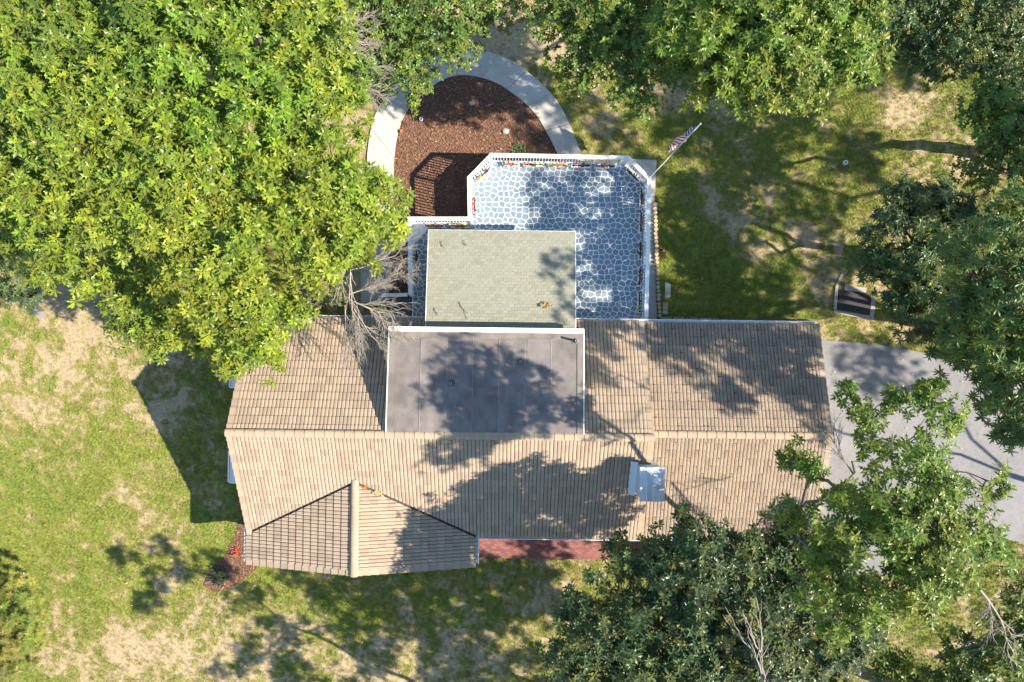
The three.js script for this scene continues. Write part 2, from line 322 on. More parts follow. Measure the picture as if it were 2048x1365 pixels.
// a slope from eave corner to ridge; U along the eave, V up the slope
function slope(name, O, U, Vup, width, length, mats, opt = {}) {
  const N = U.clone().cross(Vup).normalize(), basis = new THREE.Matrix4().makeBasis(U, N, Vup.clone().negate());
  const s = new Soup().box(0, width, -0.10, -0.006, -length, 0.0);
  const sl = part('roof_slope', s.geo(), M.underlay, house, opt.label);
  sl.quaternion.setFromRotationMatrix(basis); sl.position.copy(O);
  sl.updateMatrix();
  const rows = Math.ceil(length / TE), cols = Math.round(width / TW), cw = width / cols;
  for (let r = 0; r < rows; r++) for (let c = 0; c < cols; c++) {
    const v = r * TE - 0.03, u = c * cw, last = v + TE + 0.05 > length;
    const P = V(u + cw / 2, 0, -(v + TE / 2)).applyMatrix4(sl.matrix);
    if (opt.skip && opt.skip(P)) continue;
    let ti = Math.floor(Math.pow(vnoise(c * 0.31 + r * 7.7, r * 0.9, 300 + tileList.length % 3) , 1) * 3 + rnd() * 3) % 6;
    if (opt.clip) {
      const mm = sl.matrix.clone().multiply(new THREE.Matrix4().makeTranslation(u, 0, -v)), q = []; const t = V(0, 0, 0); let inN = 0, outN = 0;
      for (let i = 0; i < tileSoup.length; i += 3) { t.set(tileSoup[i] * cw / TW, tileSoup[i + 1], tileSoup[i + 2]).applyMatrix4(mm); q.push(t.x, t.y, t.z); let ok = true; for (const [a, b, d] of opt.clip) if (a * t.x + b * t.z + d < 0) ok = false; ok ? inN++ : outN++; }
      if (!inN) continue;
      if (outN) {
        let soup = q; 
        if (opt.clipAny) { // outside of either line is kept
          const A = clipSoup(q, ...opt.clip[0]); soup = A;
        } else for (const L of opt.clip) soup = clipSoup(soup, ...L);
        clippedTiles.push({ p: soup, mat: mats[ti] }); continue;
      }
    }
    tileList.push({ sl, u, v, sx: cw / TW, mat: mats[ti], geo: tileGeos[(r * 3 + c * 5) % 4], P, y: rr(-0.002, 0.003), len: last ? Math.max(0.3, (length - v) / (TE + 0.05)) : 1, vis: opt.vis ?? 1 });
  }
  return sl;
}
srand(99);
const up = (dy, dh) => { const l = Math.hypot(dy, dh); return [dy / l, dh / l, l]; };
const HX0 = -10.48, HX1 = 5.25, EZ0 = -0.82, EZ1 = 7.82, RZ = 3.5, EH = 3.0, RH = 5.2;
const GX1 = 12.32, GEH = 2.85, GRH = 4.15;
const FX0 = -10.5, FX1 = -1.35, FXR = -5.93, FRH = 4.2, FZ = 9.05;
// valley lines between the main south slope and the front gable
const mainS = (RH - EH) / (EZ1 - RZ), frontS = (FRH - EH) / (FXR - FX0);
const valleyZ = (h) => RZ + (RH - h) / mainS;
const apexZ = valleyZ(FRH);
function lineThrough(x0, z0, x1, z1, px, pz, inset) {   // a x + b z + c >= 0 on the side of (px, pz), moved inwards
  let a = z1 - z0, b = x0 - x1; const l = Math.hypot(a, b); a /= l; b /= l; let c = -(a * x0 + b * z0); if (a * px + b * pz + c < 0) { a = -a; b = -b; c = -c; } return [a, b, c - inset];
}
{
  const [c, s, len] = up(RZ - EZ0, RH - EH);
  slope('north', V(HX1 - 0.2, EH, EZ0), V(-1, 0, 0), V(0, s, c), HX1 - HX0 - 0.4, len, tileMats, { skip: (P) => P.x > -4.45 && P.x < 2.55 && P.z > 0.1, label: 'tan tiled slope above the patio' });
  // south slope in two halves on either side of the front gable's apex, each cut along its valley
  const west = lineThrough(FX0, valleyZ(EH), FXR, apexZ, -9, 4, 0.045), east = lineThrough(FX1, valleyZ(EH), FXR, apexZ, -2, 5, 0.045);
  slope('south', V(HX0 + 0.2, EH, EZ1), V(1, 0, 0), V(0, s, -c), FXR - HX0 - 0.2, len, tileMats, { clip: [west], label: 'tan tiled slope left of the front gable' });
  slope('south', V(FXR, EH, EZ1), V(1, 0, 0), V(0, s, -c), HX1 - FXR - 0.2, len, tileMats, { clip: [east], label: 'tan tiled slope between front gable and chimney' });
}
{
  const [c, s, len] = up(RZ - (-0.80), GRH - GEH);
  slope('garage_north', V(GX1 - 0.2, GEH, -0.80), V(-1, 0, 0), V(0, s, c), GX1 - 0.2 - HX1, len, mossMats, { label: 'grey-brown stained tile slope over the garage' });
  slope('garage_south', V(HX1, GEH, 7.80), V(1, 0, 0), V(0, s, -c), GX1 - 0.2 - HX1, len, mossMats, { label: 'sunlit tile slope over the garage behind the tree' });
}
{
  const [c, s, len] = up(FXR - FX0, FRH - EH), z0 = 5.2;
  const west = lineThrough(FX0, valleyZ(EH), FXR, apexZ, -8, 9, 0.045), east = lineThrough(FX1, valleyZ(EH), FXR, apexZ, -3, 9, 0.045);
  slope('front_west', V(FX0, EH, z0), V(0, 0, 1), V(c, s, 0), FZ - 0.16 - z0, len, tileMats, { clip: [west], label: 'left slope of the tan front gable' });
  slope('front_east', V(FX1, EH, FZ - 0.16), V(0, 0, -1), V(-c, s, 0), FZ - 0.16 - z0, len, tileMats, { clip: [east], label: 'right slope of the tan front gable' });
}
{ // the 300 tiles that show largest are parts, the rest is joined slope by slope
  const cam = V(0, HC, 0);
  for (const t of tileList) { const d = t.P.distanceTo(cam); const n = V(0, 1, 0).applyQuaternion(t.sl.quaternion); const view = cam.clone().sub(t.P).normalize(); t.size = n.dot(view) / (d * d) * t.sx * t.len; if (t.P.x < -7.2 && t.P.z < 2.2) t.size *= 0.3; if (t.P.z > 6.2 && t.P.x > 3.2) t.size *= 0.3; }
  tileList.sort((a, b) => b.size - a.size);
  const rest = new Map();
  tileList.forEach((t, k) => {
    const m = new THREE.Mesh(t.geo, t.mat); m.position.set(t.u, t.y, -t.v); m.scale.set(t.sx, 1, t.len);
    if (k < 300) { shade(m); m.name = 'roof_tile'; t.sl.add(m); return; }
    m.updateMatrix(); const key = t.sl.uuid + t.mat.uuid; if (!rest.has(key)) rest.set(key, { sl: t.sl, mat: t.mat, g: [] });
    rest.get(key).g.push(t.geo.clone().applyMatrix4(m.matrix));
  });
  for (const { sl, mat, g } of rest.values()) stuff(part('roof_tiles', mergeGeometries(g), mat, sl));
  const cut = new Map(); for (const t of clippedTiles) { if (!cut.has(t.mat)) cut.set(t.mat, new Soup()); const P = cut.get(t.mat).p; for (let i = 0; i < t.p.length; i++) P.push(t.p[i]); }
  for (const [mat, s] of cut) stuff(part('valley_tiles', s.geo(), mat, house));
}
// ridge caps: overlapping half rounds
function ridge(a, b, step, r, label) {
  const d = b.clone().sub(a), L = d.length(), n = Math.round(L / step), dir = d.clone().normalize(), side = V(-dir.z, 0, dir.x);
  const holder = new THREE.Group(); holder.name = 'ridge'; house.add(holder); if (label) holder.userData.label = label;
  const s = new Soup(), seg = 8, len = L / n;
  for (let i = 0; i < seg; i++) {
    const a0 = Math.PI * i / seg, a1 = Math.PI * (i + 1) / seg, ring = (A, rad, y, z) => V(Math.cos(A) * rad, Math.sin(A) * rad * 0.62 + y, z);
    const p0 = ring(a0, r, 0.012, 0), p1 = ring(a1, r, 0.012, 0), q0 = ring(a0, r * 0.93, 0, len + 0.03), q1 = ring(a1, r * 0.93, 0, len + 0.03);
    s.quad(p0, p1, q1, q0); s.quad(ring(a0, r * 0.8, 0, 0), ring(a1, r * 0.8, 0, 0), p1, p0);
  }
  s.box(-r, r, -0.06, 0.012, 0.002, len);
  const g = s.geo(), q = new THREE.Quaternion().setFromRotationMatrix(new THREE.Matrix4().makeBasis(side.clone().negate(), V(0, 1, 0), dir.clone()));
  for (let k = 0; k < n; k++) { const m = part('ridge_tile', g, k % 5 === 2 ? tileMats[0] : k % 7 === 4 ? tileMats[2] : M.capTile, holder); m.position.copy(a).addScaledVector(dir, k * len); m.quaternion.copy(q); m.rotateY(rr(-0.012, 0.012)); }
}
ridge(V(HX0, RH + 0.045, RZ), V(HX1 + 0.02, RH + 0.045, RZ), 0.365, 0.145);
ridge(V(HX1 + 0.02, GRH + 0.045, RZ), V(GX1, GRH + 0.045, RZ), 0.37, 0.14);
ridge(V(FXR, FRH + 0.04, FZ + 0.02), V(FXR, FRH + 0.04, apexZ - 0.06), 0.9, 0.15);
// rake tiles along the gable edges, with stepped butts
function rake(a, b, out) {    // from eave to ridge; out points away from the roof
  const d = b.clone().sub(a), L = d.length(), n = Math.round(L / TE), len = L / n, dir = d.normalize(), up2 = out.clone().cross(dir); if (up2.y < 0) up2.negate();
  const s = new Soup(), w = 0.21, q = (i, j, k) => V(i, j, k);
  s.prism([q(0, 0.0, 0), q(w, 0.0, 0), q(w, 0.06, 0), q(0, 0.06, 0)], [q(0, -0.01, -len - 0.02), q(w, -0.01, -len - 0.02), q(w, 0.034, -len - 0.02), q(0, 0.034, -len - 0.02)]);
  s.prism([q(w - 0.03, -0.15, 0), q(w + 0.012, -0.15, 0), q(w + 0.012, 0.062, 0), q(w - 0.03, 0.062, 0)], [q(w - 0.03, -0.15, -len - 0.02), q(w - 0.004, -0.15, -len - 0.02), q(w - 0.004, 0.035, -len - 0.02), q(w - 0.03, 0.035, -len - 0.02)]);
  const g = s.geo(), quat = new THREE.Quaternion();
  const handed = out.clone().cross(up2).dot(dir.clone().negate());
  if (handed < 0) { g.scale(1, 1, -1); quat.setFromRotationMatrix(new THREE.Matrix4().makeBasis(out, up2, dir.clone())); g.computeVertexNormals(); }
  else quat.setFromRotationMatrix(new THREE.Matrix4().makeBasis(out, up2, dir.clone().negate()));
  for (let k = 0; k < n; k++) { const m = part('rake_tile', g, tileMats[(k * 5 + 2) % 6], house); m.position.copy(a).addScaledVector(dir, k * len).addScaledVector(out, -0.2).addScaledVector(up2, rr(0, 0.006)); m.quaternion.copy(quat); }
}
rake(V(HX0, EH, EZ0 - 0.03), V(HX0, RH, RZ), V(-1, 0, 0)); rake(V(HX0, EH, EZ1 + 0.03), V(HX0, RH, RZ), V(-1, 0, 0));
rake(V(HX1, EH, EZ0 - 0.03), V(HX1, RH, RZ), V(1, 0, 0)); rake(V(HX1, EH, EZ1 + 0.03), V(HX1, RH, RZ), V(1, 0, 0));
rake(V(GX1, GEH, -0.83), V(GX1, GRH, RZ), V(1, 0, 0)); rake(V(GX1, GEH, 7.83), V(GX1, GRH, RZ), V(1, 0, 0));
rake(V(FX0, EH, FZ), V(FXR, FRH, FZ), V(0, 0, 1)); rake(V(FX1, EH, FZ), V(FXR, FRH, FZ), V(0, 0, 1));
// gutters: open white troughs
function gutter(x0, z0, x1, z1, h, outx, outz) {
  const o = V(outx, 0, outz), A = V(x0, h, z0), B = V(x1, h, z1), s = new Soup(), q = (P, k, y) => P.clone().addScaledVector(o, k).setY(h + y);
  const band = (k0, k1, y0, y1) => s.prism([q(A, k0, y0), q(A, k1, y0), q(A, k1, y1), q(A, k0, y1)], [q(B, k0, y0), q(B, k1, y0), q(B, k1, y1), q(B, k0, y1)]);
  band(0.0, 0.008, -0.14, -0.04); band(0.0085, 0.112, -0.14, -0.132); band(0.1125, 0.135, -0.14, -0.01);
  part('gutter', s.geo(), M.whiteMetal, house);
}
gutter(HX0 + 0.1, EZ0 + 0.01, HX1, EZ0 + 0.01, EH, 0, -1); gutter(HX1 + 0.01, EZ0 + 0.01, GX1 - 0.1, EZ0 + 0.01, GEH + 0.02, 0, -1);
gutter(FX1 + 0.1, EZ1 - 0.01, HX1, EZ1 - 0.01, EH, 0, 1); gutter(HX1 + 0.01, EZ1 - 0.01, GX1 - 0.1, EZ1 - 0.01, GEH + 0.02, 0, 1);
gutter(FX0 + 0.01, 7.5, FX0 + 0.01, FZ - 0.1, EH, -1, 0); gutter(FX1 - 0.01, 7.62, FX1 - 0.01, FZ - 0.1, EH, 1, 0);
// walls below the roofs
{
  const wallX = (x0, x1, z0, z1, h, rh, rz) => { const P = (x) => [V(x, -0.1, z0), V(x, h, z0), V(x, rh, rz), V(x, h, z1), V(x, -0.1, z1)]; return new Soup().prism(P(x0), P(x1)).geo(); };
  part('wall', wallX(HX0 + 0.4, HX1 - 0.02, -0.45, 7.4, EH - 0.02, RH - 0.22, RZ), M.wall, house);
  part('garage_wall', wallX(HX1, GX1 - 0.3, -0.45, 7.4, GEH - 0.02, GRH - 0.2, RZ), M.wall, house);
  const P = (z) => [V(FX0 + 0.4, -0.1, z), V(FX0 + 0.4, EH - 0.03, z), V(FXR, FRH - 0.2, z), V(FX1 - 0.4, EH - 0.03, z), V(FX1 - 0.4, -0.1, z)];
  part('gable_wall', new Soup().prism(P(7.41), P(FZ - 0.35)).geo(), M.wall, house);
  // windows on the left wall below the awnings
  for (const z of [1.4, 5.3]) { const w = part('window', new Soup().box(-10.13, -10.078, 1.0, 2.2, z - 0.5, z + 0.5).geo(), M.whiteMetal, house); part('pane', new Soup().box(-10.14, -10.132, 1.08, 2.12, z - 0.43, z + 0.43).geo(), phys(0.04, 0.05, 0.06, 0.05, {}), w); }
}
{ // awnings with scalloped front edges
  const aw = std(0.72, 0.73, 0.74, 0.5);
  for (const [z0, z1b] of [[0.72, 2.06], [4.68, 5.98]]) {
    const xo = -11.62, xi = -10.12, ho = 2.12, hi = 2.75, g = part('awning', new Soup().prism([V(xi, hi - 0.02, z0), V(xo, ho - 0.02, z0), V(xo, ho - 0.02, z1b), V(xi, hi - 0.02, z1b)], [V(xi, hi, z0), V(xo, ho, z0), V(xo, ho, z1b), V(xi, hi, z1b)]).geo(), std(0.50, 0.51, 0.53, 0.5), house, 'pale metal window awning on the left wall');
    for (const z of [z0, z1b]) part('side_fin', new Soup().prism([V(xi, hi + 0.02, z - 0.02), V(xo, ho + 0.02, z - 0.02), V(xo, ho - 0.12, z - 0.02), V(xi, ho - 0.12, z - 0.02)], [V(xi, hi + 0.02, z + 0.02), V(xo, ho + 0.02, z + 0.02), V(xo, ho - 0.12, z + 0.02), V(xi, ho - 0.12, z + 0.02)]).geo(), aw, g);
    const n = 16; for (let k = 0; k < n; k++) { const t = (z1b - z0) / n, z = z0 + (k + 0.5) * t, s = new Soup(), A = [], B = []; for (let i = 0; i <= 6; i++) { const a = Math.PI * i / 6; A.push(V(xo - 0.005 - Math.sin(a) * 0.07, ho + 0.012 - Math.sin(a) * 0.05, z + Math.cos(a) * t * 0.5)); B.push(A[i].clone().add(V(0, 0.012, 0))); } s.prism(A, B); part('scallop', s.geo(), aw, g); }
  }
}
// ---- flat dormer roof
{
  const DX0 = -4.59, DX1 = 2.68, DZ0 = -0.44, DZ1 = 3.40, H0 = 4.86, H1 = 5.27, hAt = (z) => H0 + (H1 - H0) * (z - DZ0) / (DZ1 - DZ0);
  const slab = (x0, x1, z0, z1b, t0, t1) => new Soup().prism([V(x0, hAt(z0) + t0, z0), V(x1, hAt(z0) + t0, z0), V(x1, hAt(z1b) + t0, z1b), V(x0, hAt(z1b) + t0, z1b)], [V(x0, hAt(z0) + t1, z0), V(x1, hAt(z0) + t1, z0), V(x1, hAt(z1b) + t1, z1b), V(x0, hAt(z1b) + t1, z1b)]);
  const dm = part('dormer', (() => { const P = (x) => [V(x, 2.7, -0.2), V(x, 4.74, -0.2), V(x, 5.1, 3.36), V(x, 4.9, 3.36)]; return new Soup().prism(P(DX0 + 0.16), P(DX1 - 0.16)).geo(); })(), M.wall, house, 'flat-roofed shed dormer with dark membrane');
  part('roof_deck', slab(DX0 + 0.02, DX1 - 0.02, DZ0 + 0.02, DZ1, -0.13, -0.006).geo(), M.whiteMetal, dm);
  const memMap = colorTex(512, (u, v) => { const a = fbm(u * 8, v * 3, 4, 5, 1), s = fbm(u * 40, v * 3, 3, 15, 1), b = fbm(u * 10, v * 10, 4, 25, 10), c = vnoise(u * 200, v * 200, 35, 200); const drip = sm(0.62, 0.8, s) * 0.35 * sm(0.4, 0.7, vnoise(u * 6, v * 5, 55, 1)); const k = 0.36 + 0.75 * b + 0.3 * a + 0.12 * (c - 0.5) + drip; return [k, k * 0.965, k * 0.955]; }, 0.27);
  const mem = [0, 1, 2].map((k) => std(0.165 + 0.014 * k, 0.145 + 0.012 * k, 0.137 + 0.012 * k, 0.7, { map: memMap }));
  const n = 7, w = (DX1 - DX0 - 0.5) / n, x0 = DX0 + 0.25;
  for (let k = 0; k < n; k++) part('membrane_sheet', slab(x0 + k * w + 0.004, x0 + (k + 1) * w - 0.004, DZ0 + 0.36, DZ1 - 0.003, -0.005, 0.006 + 0.005 * ((k * 2) % 3)).geo(1, k * 0.37, k * 0.11), mem[(k * 2) % 3], dm);
  for (let k = 1; k < n; k++) part('seam', slab(x0 + k * w - 0.014, x0 + k * w + 0.014, DZ0 + 0.37, DZ1 - 0.006, 0.014, 0.0205).geo(1, k * 0.2, 0), std(0.25, 0.235, 0.228, 0.75, { map: memMap }), dm);
  const edge = std(0.19, 0.165, 0.145, 0.8, { map: memMap });
  for (const [a, b] of [[DX0 + 0.025, x0], [DX1 - 0.25, DX1 - 0.025]]) part('edge_strip', slab(a, b, DZ0 + 0.36, DZ1 - 0.004, -0.004, 0.03).geo(), edge, dm);
  part('edge_strip', slab(DX0 + 0.025, DX1 - 0.025, DZ0 + 0.135, DZ0 + 0.355, -0.004, 0.034).geo(), edge, dm);
  part('trim', slab(DX0 - 0.01, DX1 + 0.01, DZ0 - 0.05, DZ0 + 0.13, -0.2, 0.055).geo(), M.whiteMetal, dm);
  for (const x of [DX0 - 0.012, DX1 - 0.02]) part('trim', slab(x, x + 0.032, DZ0 + 0.131, DZ1, -0.18, 0.045).geo(), M.whiteMetal, dm);
  // patches round the vents, and the vent pipes
  const steel = std(0.55, 0.55, 0.55, 0.35, { metalness: 0.6 }), patch = std(0.165, 0.155, 0.15, 0.8, { map: memMap });
  const vents = [[903, 766, 13, 0.42], [1041, 723, 13, 0.40], [1152, 682, 14, 0.44]];
  for (const [px, py, pr, hh] of vents) {
    const p = at(px, py, 5.05), c = Math.cos(ROT), s = Math.sin(ROT), X = p.x * c - p.z * s, Z = p.x * s + p.z * c, y = hAt(Z);
    part('flashing', slab(X - 0.13, X + 0.13, Z - 0.13, Z + 0.13, 0.012, 0.024).geo(), patch, dm);
    const vp = part('vent_pipe', (() => { const g = new THREE.CylinderGeometry(0.042, 0.048, hh, 14, 1, true); g.translate(X, y + hh / 2, Z); return g; })(), steel, dm);
    part('pipe_collar', (() => { const g = new THREE.CylinderGeometry(0.055, 0.09, 0.07, 14, 1, true); g.translate(X, y + 0.055, Z); return g; })(), std(0.05, 0.05, 0.05, 0.6), dm);
    part('pipe_mouth', (() => { const g = new THREE.TorusGeometry(0.043, 0.009, 6, 16); g.rotateX(Math.PI / 2); g.translate(X, y + hh, Z); return g; })(), steel, dm);
  }
  { const p = at(892, 771, 5.05), q = at(1041, 700, 5.02);
    part('membrane_patch', slab(p.x - 0.18, p.x + 0.34, p.z - 0.18, p.z + 0.36, 0.006, 0.0105).geo(), patch, dm);
    part('membrane_patch', slab(q.x - 0.27, q.x + 0.28, DZ0 + 0.37, q.z + 0.68, 0.008, 0.0175).geo(), patch, dm); }
}
part('downspout', new Soup().bar(V(-4.02, 3.17, -0.72), V(-4.06, 3.36, -0.26), 0.09, 0.07).geo(), M.whiteMetal, house);
// ---- chimney chase at the step between house and garage
{
  const galv = std(0.66, 0.68, 0.70, 0.4, { metalness: 0.2 }), galv2 = std(0.55, 0.58, 0.61, 0.32, { metalness: 0.3 });
  const ch = part('chimney', new Soup().box(4.74, 5.52, 3.3, 5.62, 4.56, 5.68).geo(), std(0.45, 0.52, 0.60, 0.5), house, 'boxy chimney chase with galvanised metal cap');
  part('chase_cap', new Soup().box(4.68, 5.58, 5.622, 5.70, 4.5, 5.73).geo(), galv, ch);
  part('raised_pan', (() => { const s = new Soup(); s.prism([V(4.90, 5.702, 4.60), V(4.90, 5.702, 5.70), V(5.55, 5.702, 5.70), V(5.55, 5.702, 4.60)], [V(4.93, 5.76, 4.63), V(4.93, 5.76, 5.67), V(5.52, 5.76, 5.67), V(5.52, 5.76, 4.63)]); return s.geo(); })(), galv2, ch);
  part('flue_pipe', (() => { const g = new THREE.CylinderGeometry(0.155, 0.155, 0.3, 28); g.translate(5.30, 5.91, 4.98); return g; })(), galv, ch);
  part('flue_cap', (() => { const g = new THREE.LatheGeometry([[0, 0.06], [0.09, 0.05], [0.16, 0.02], [0.185, 0], [0.185, -0.04], [0.15, -0.04]].map(([a, b]) => new THREE.Vector2(a, b)), 28); g.translate(5.30, 6.09, 4.98); return g; })(), galv2, ch);
  part('vent_hood', (() => { const s = new Soup(); s.prism([V(5.13, 5.762, 5.2), V(5.13, 5.762, 5.64), V(5.48, 5.762, 5.64), V(5.48, 5.762, 5.2)], [V(5.11, 5.98, 5.22), V(5.11, 5.93, 5.66), V(5.50, 5.93, 5.66), V(5.50, 5.98, 5.22)]); return s.geo(); })(), galv, ch);
  part('flashing', (() => { const s = new Soup(); s.prism([V(4.5, 4.35, 4.45), V(4.5, 3.62, 5.85), V(4.735, 3.62, 5.85), V(4.735, 4.35, 4.45)], [V(4.5, 4.76, 4.45), V(4.5, 4.04, 5.85), V(4.735, 4.3, 5.85), V(4.735, 5.0, 4.45)]); return s.geo(); })(), std(0.40, 0.52, 0.66, 0.4, { metalness: 0.3 }), ch);
}

// ------------------------------------------------------------------ patio cover
{
  const pc = thing('patio_cover', 'lean-to patio roof of pale green asphalt shingles on white posts', 'patio roof', null, ROT);
  const X0 = -3.32, X1 = 2.43, Z0 = -4.32, Z1 = -0.22, H0 = 3.45, H1 = 4.10, dz = Z1 - Z0, dh = H1 - H0, L = Math.hypot(dz, dh), Vv = V(0, dh / L, dz / L), U = V(-1, 0, 0), N = U.clone().cross(Vv);
  const deck = part('roof_deck', new Soup().box(0, X1 - X0, -0.12, -0.004, -L, 0).geo(), M.whiteMetal, pc);
  deck.quaternion.setFromRotationMatrix(new THREE.Matrix4().makeBasis(U, N, Vv.clone().negate())); deck.position.set(X1, H0, Z0);
  const gm = colorTex(256, (u, v) => { const b = vnoise(u * 120, v * 120, 7, 120), c = fbm(u * 6, v * 6, 3, 8, 6); const k = 0.72 + 0.36 * b + 0.18 * (c - 0.5); return [k, k, k]; }, 1.6);
  const mats = [[0.232, 0.232, 0.182], [0.24, 0.24, 0.19], [0.252, 0.25, 0.20], [0.215, 0.216, 0.169], [0.246, 0.244, 0.194]].map(([r, g, b]) => std(r, g, b, 0.95, { map: gm }));
  const e = 0.128, rows = Math.ceil(L / e), tw = 0.225; srand(41);
  const geos = [0, 1, 2].map((k) => new Soup().prism([V(0.002, -0.003, 0), V(tw - 0.003, -0.003, 0), V(tw - 0.003, -0.003, -e - 0.02), V(0.003, -0.003, -e - 0.02)], [V(0.003, 0.02, 0), V(tw - 0.003, 0.02, 0), V(tw - 0.003, 0.002, -e - 0.02), V(0.003, 0.002, -e - 0.02)]).geo(1, k * 0.21, k * 0.13));
  const all = [];
  for (let r = 0; r < rows; r++) { const off = (r % 2 ? 0.5 : 0) * tw + rr(0, 0.05), n = Math.ceil((X1 - X0) / tw) + 1; for (let c = 0; c < n; c++) { let u = c * tw - off, w = tw; if (u < 0) { w += u; u = 0; } if (u + w > X1 - X0) w = X1 - X0 - u; if (w < 0.02) continue; const v = r * e - 0.015; all.push({ u, v, sx: w / tw, sz: Math.min(1, (L - v) / (e + 0.02)), y: rnd() < 0.35 ? 0.006 : 0, mat: mats[(Math.floor(rnd() * 5))], geo: geos[(c + r) % 3] }); } }
  all.forEach((t) => { t.d = Math.abs(t.v - 2.2) + Math.abs(t.u - 2.8) * 0.4; }); all.sort((a, b) => a.d - b.d);
  const rest = new Map();
  all.forEach((t, k) => { const m = new THREE.Mesh(t.geo, t.mat); m.position.set(t.u, t.y, -t.v); m.scale.set(t.sx, 1, t.sz); if (k < 300) { m.name = 'shingle'; shade(m); deck.add(m); } else { m.updateMatrix(); if (!rest.has(t.mat)) rest.set(t.mat, []); rest.get(t.mat).push(t.geo.clone().applyMatrix4(m.matrix)); } });
  for (const [mat, g] of rest) stuff(part('shingles', mergeGeometries(g), mat, deck));
  part('fascia', new Soup().box(X0 - 0.03, X1 + 0.03, H0 - 0.17, H0 - 0.005, Z0 - 0.035, Z0 - 0.012).geo(), M.whiteMetal, pc);
  for (const x of [X0 - 0.03, X1 + 0.006]) { const s = new Soup().prism([V(x, H0 - 0.14, Z0 - 0.01), V(x + 0.024, H0 - 0.14, Z0 - 0.01), V(x + 0.024, H0 + 0.012, Z0 - 0.01), V(x, H0 + 0.012, Z0 - 0.01)], [V(x, H1 - 0.14, Z1), V(x + 0.024, H1 - 0.14, Z1), V(x + 0.024, H1 + 0.012, Z1), V(x, H1 + 0.012, Z1)]); part('fascia', s.geo(), M.whiteMetal, pc); }
  part('beam', new Soup().box(X0 + 0.1, X1 - 0.1, H0 - 0.36, H0 - 0.175, Z0 + 0.18, Z0 + 0.30).geo(), M.whiteMetal, pc);
  for (const x of [X0 + 0.2, (X0 + X1) / 2, X1 - 0.32]) part('post', new Soup().box(x, x + 0.11, 1.3, H0 - 0.362, Z0 + 0.185, Z0 + 0.295).geo(), M.whiteMetal, pc);
}
// twigs and a clump of dead leaves lying on roofs
const bark = (() => { const m = colorTex(256, (u, v) => { const a = fbm(u * 20, v * 6, 4, 5, 6), b = fbm(u * 8, v * 8, 3, 25, 8); const k = 0.55 + 0.6 * a + 0.25 * (b - 0.5); return [k, k * 0.97, k * 0.93]; }, 1.0); return { live: std(0.17, 0.145, 0.12, 0.95, { map: m }), dead: std(0.31, 0.28, 0.25, 0.95, { map: m }), dark: std(0.075, 0.062, 0.05, 0.95, { map: m }) }; })();
{
  srand(61);
  const roofY = (z) => 3.47 + 0.65 * (z + 4.32) / 4.1 + 0.03;
  const twigs = [[918, 604, 935, 640, 'bent dark twig lying low on the green patio roof'], [880, 480, 884, 492, 'tiny dark twig near the upper left corner of the green patio roof'], [925, 478, 931, 490, 'tiny forked twig near the top edge of the green patio roof'], [869, 616, 876, 632, 'short thin twig near the lower left corner of the green patio roof']];
  for (const [a, b, c, d, label] of twigs) {
    const p = at(a, b, 3.9), q = at(c, d, 3.9); p.y = roofY(p.z); q.y = roofY(q.z); const t = new Tubes(); const pts = wander(p, q, 4, 0.06); pts.forEach((v) => { v.y = Math.max(v.y, roofY(v.z)); }); t.add(pts, 0.011, 0.006, 5); const mid = pts[2]; t.add(wander(mid, mid.clone().add(V(0.16, 0.03, 0.14)), 3, 0.02), 0.007, 0.003, 4);
    const o = part(numbered('twig'), t.geo(), bark.dark, scene); tag(o, label, 'twig');
  }
  const leafGeo = (n, spread, cx, cz, yf) => { const s = new Soup(); for (let k = 0; k < n; k++) { const a = rr(0, 6.28), r = spread * Math.sqrt(rnd()), x = cx + Math.cos(a) * r, z = cz + Math.sin(a) * r * 0.6, y = yf(x, z) + rr(0.02, 0.07), b = rr(0, 6.28), l = rr(0.04, 0.08), d = V(Math.cos(b) * l, rr(-0.02, 0.03), Math.sin(b) * l), e = V(-Math.sin(b) * l * 0.5, rr(-0.01, 0.03), Math.cos(b) * l * 0.5), c = V(x, y, z); s.tri(c.clone().sub(d), c.clone().add(e), c.clone().add(d)).tri(c.clone().sub(d), c.clone().add(d), c.clone().sub(e)); } return s.geo(); };
  { const p = at(1092, 611, 3.9); tag(part('leaf_clump', leafGeo(34, 0.2, p.x, p.z, (x, z) => roofY(z)), std(0.30, 0.19, 0.09, 0.9), scene), 'clump of dry brown leaves on the green patio roof', 'leaves'); }
  { const p = at(728, 974, 4.1); tag(part('leaf_clump_001', leafGeo(26, 0.16, p.x + 0.02, p.z, (x, z) => 4.12), std(0.42, 0.14, 0.05, 0.9), scene), 'rust-orange leaves caught at the top of the front gable valley', 'leaves'); }
  { const p = at(760, 985, 4.0); tag(part('leaf_clump_002', leafGeo(26, 0.24, p.x, p.z, (x, z) => 4.0 - 0.26 * (x - p.x)), std(0.42, 0.27, 0.12, 0.9), scene), 'tan leaves lying along the right-hand front valley', 'leaves'); }
  const acorns = new Soup(); const N = 260, g = new THREE.OctahedronGeometry(0.022, 0), m = new THREE.InstancedMesh(g, std(0.05, 0.035, 0.025, 0.9), N), X = new THREE.Matrix4();
  for (let k = 0; k < N; k++) { const z = rr(-0.6, 7.2), x = rr(5.5, 12), y = GEH + (GRH - GEH) * (1 - Math.abs(z - RZ) / 4.3) + 0.05, s = rr(0.5, 1.3); X.makeScale(s, s * 0.7, s); X.setPosition(x - 0.0122 * z, y, z + 0.0122 * x); m.setMatrixAt(k, X); }
  m.name = 'roof_litter'; shade(m); stuff(m); tag(m, 'dark acorn caps and specks strewn over the garage roof', 'litter'); scene.add(m);
}

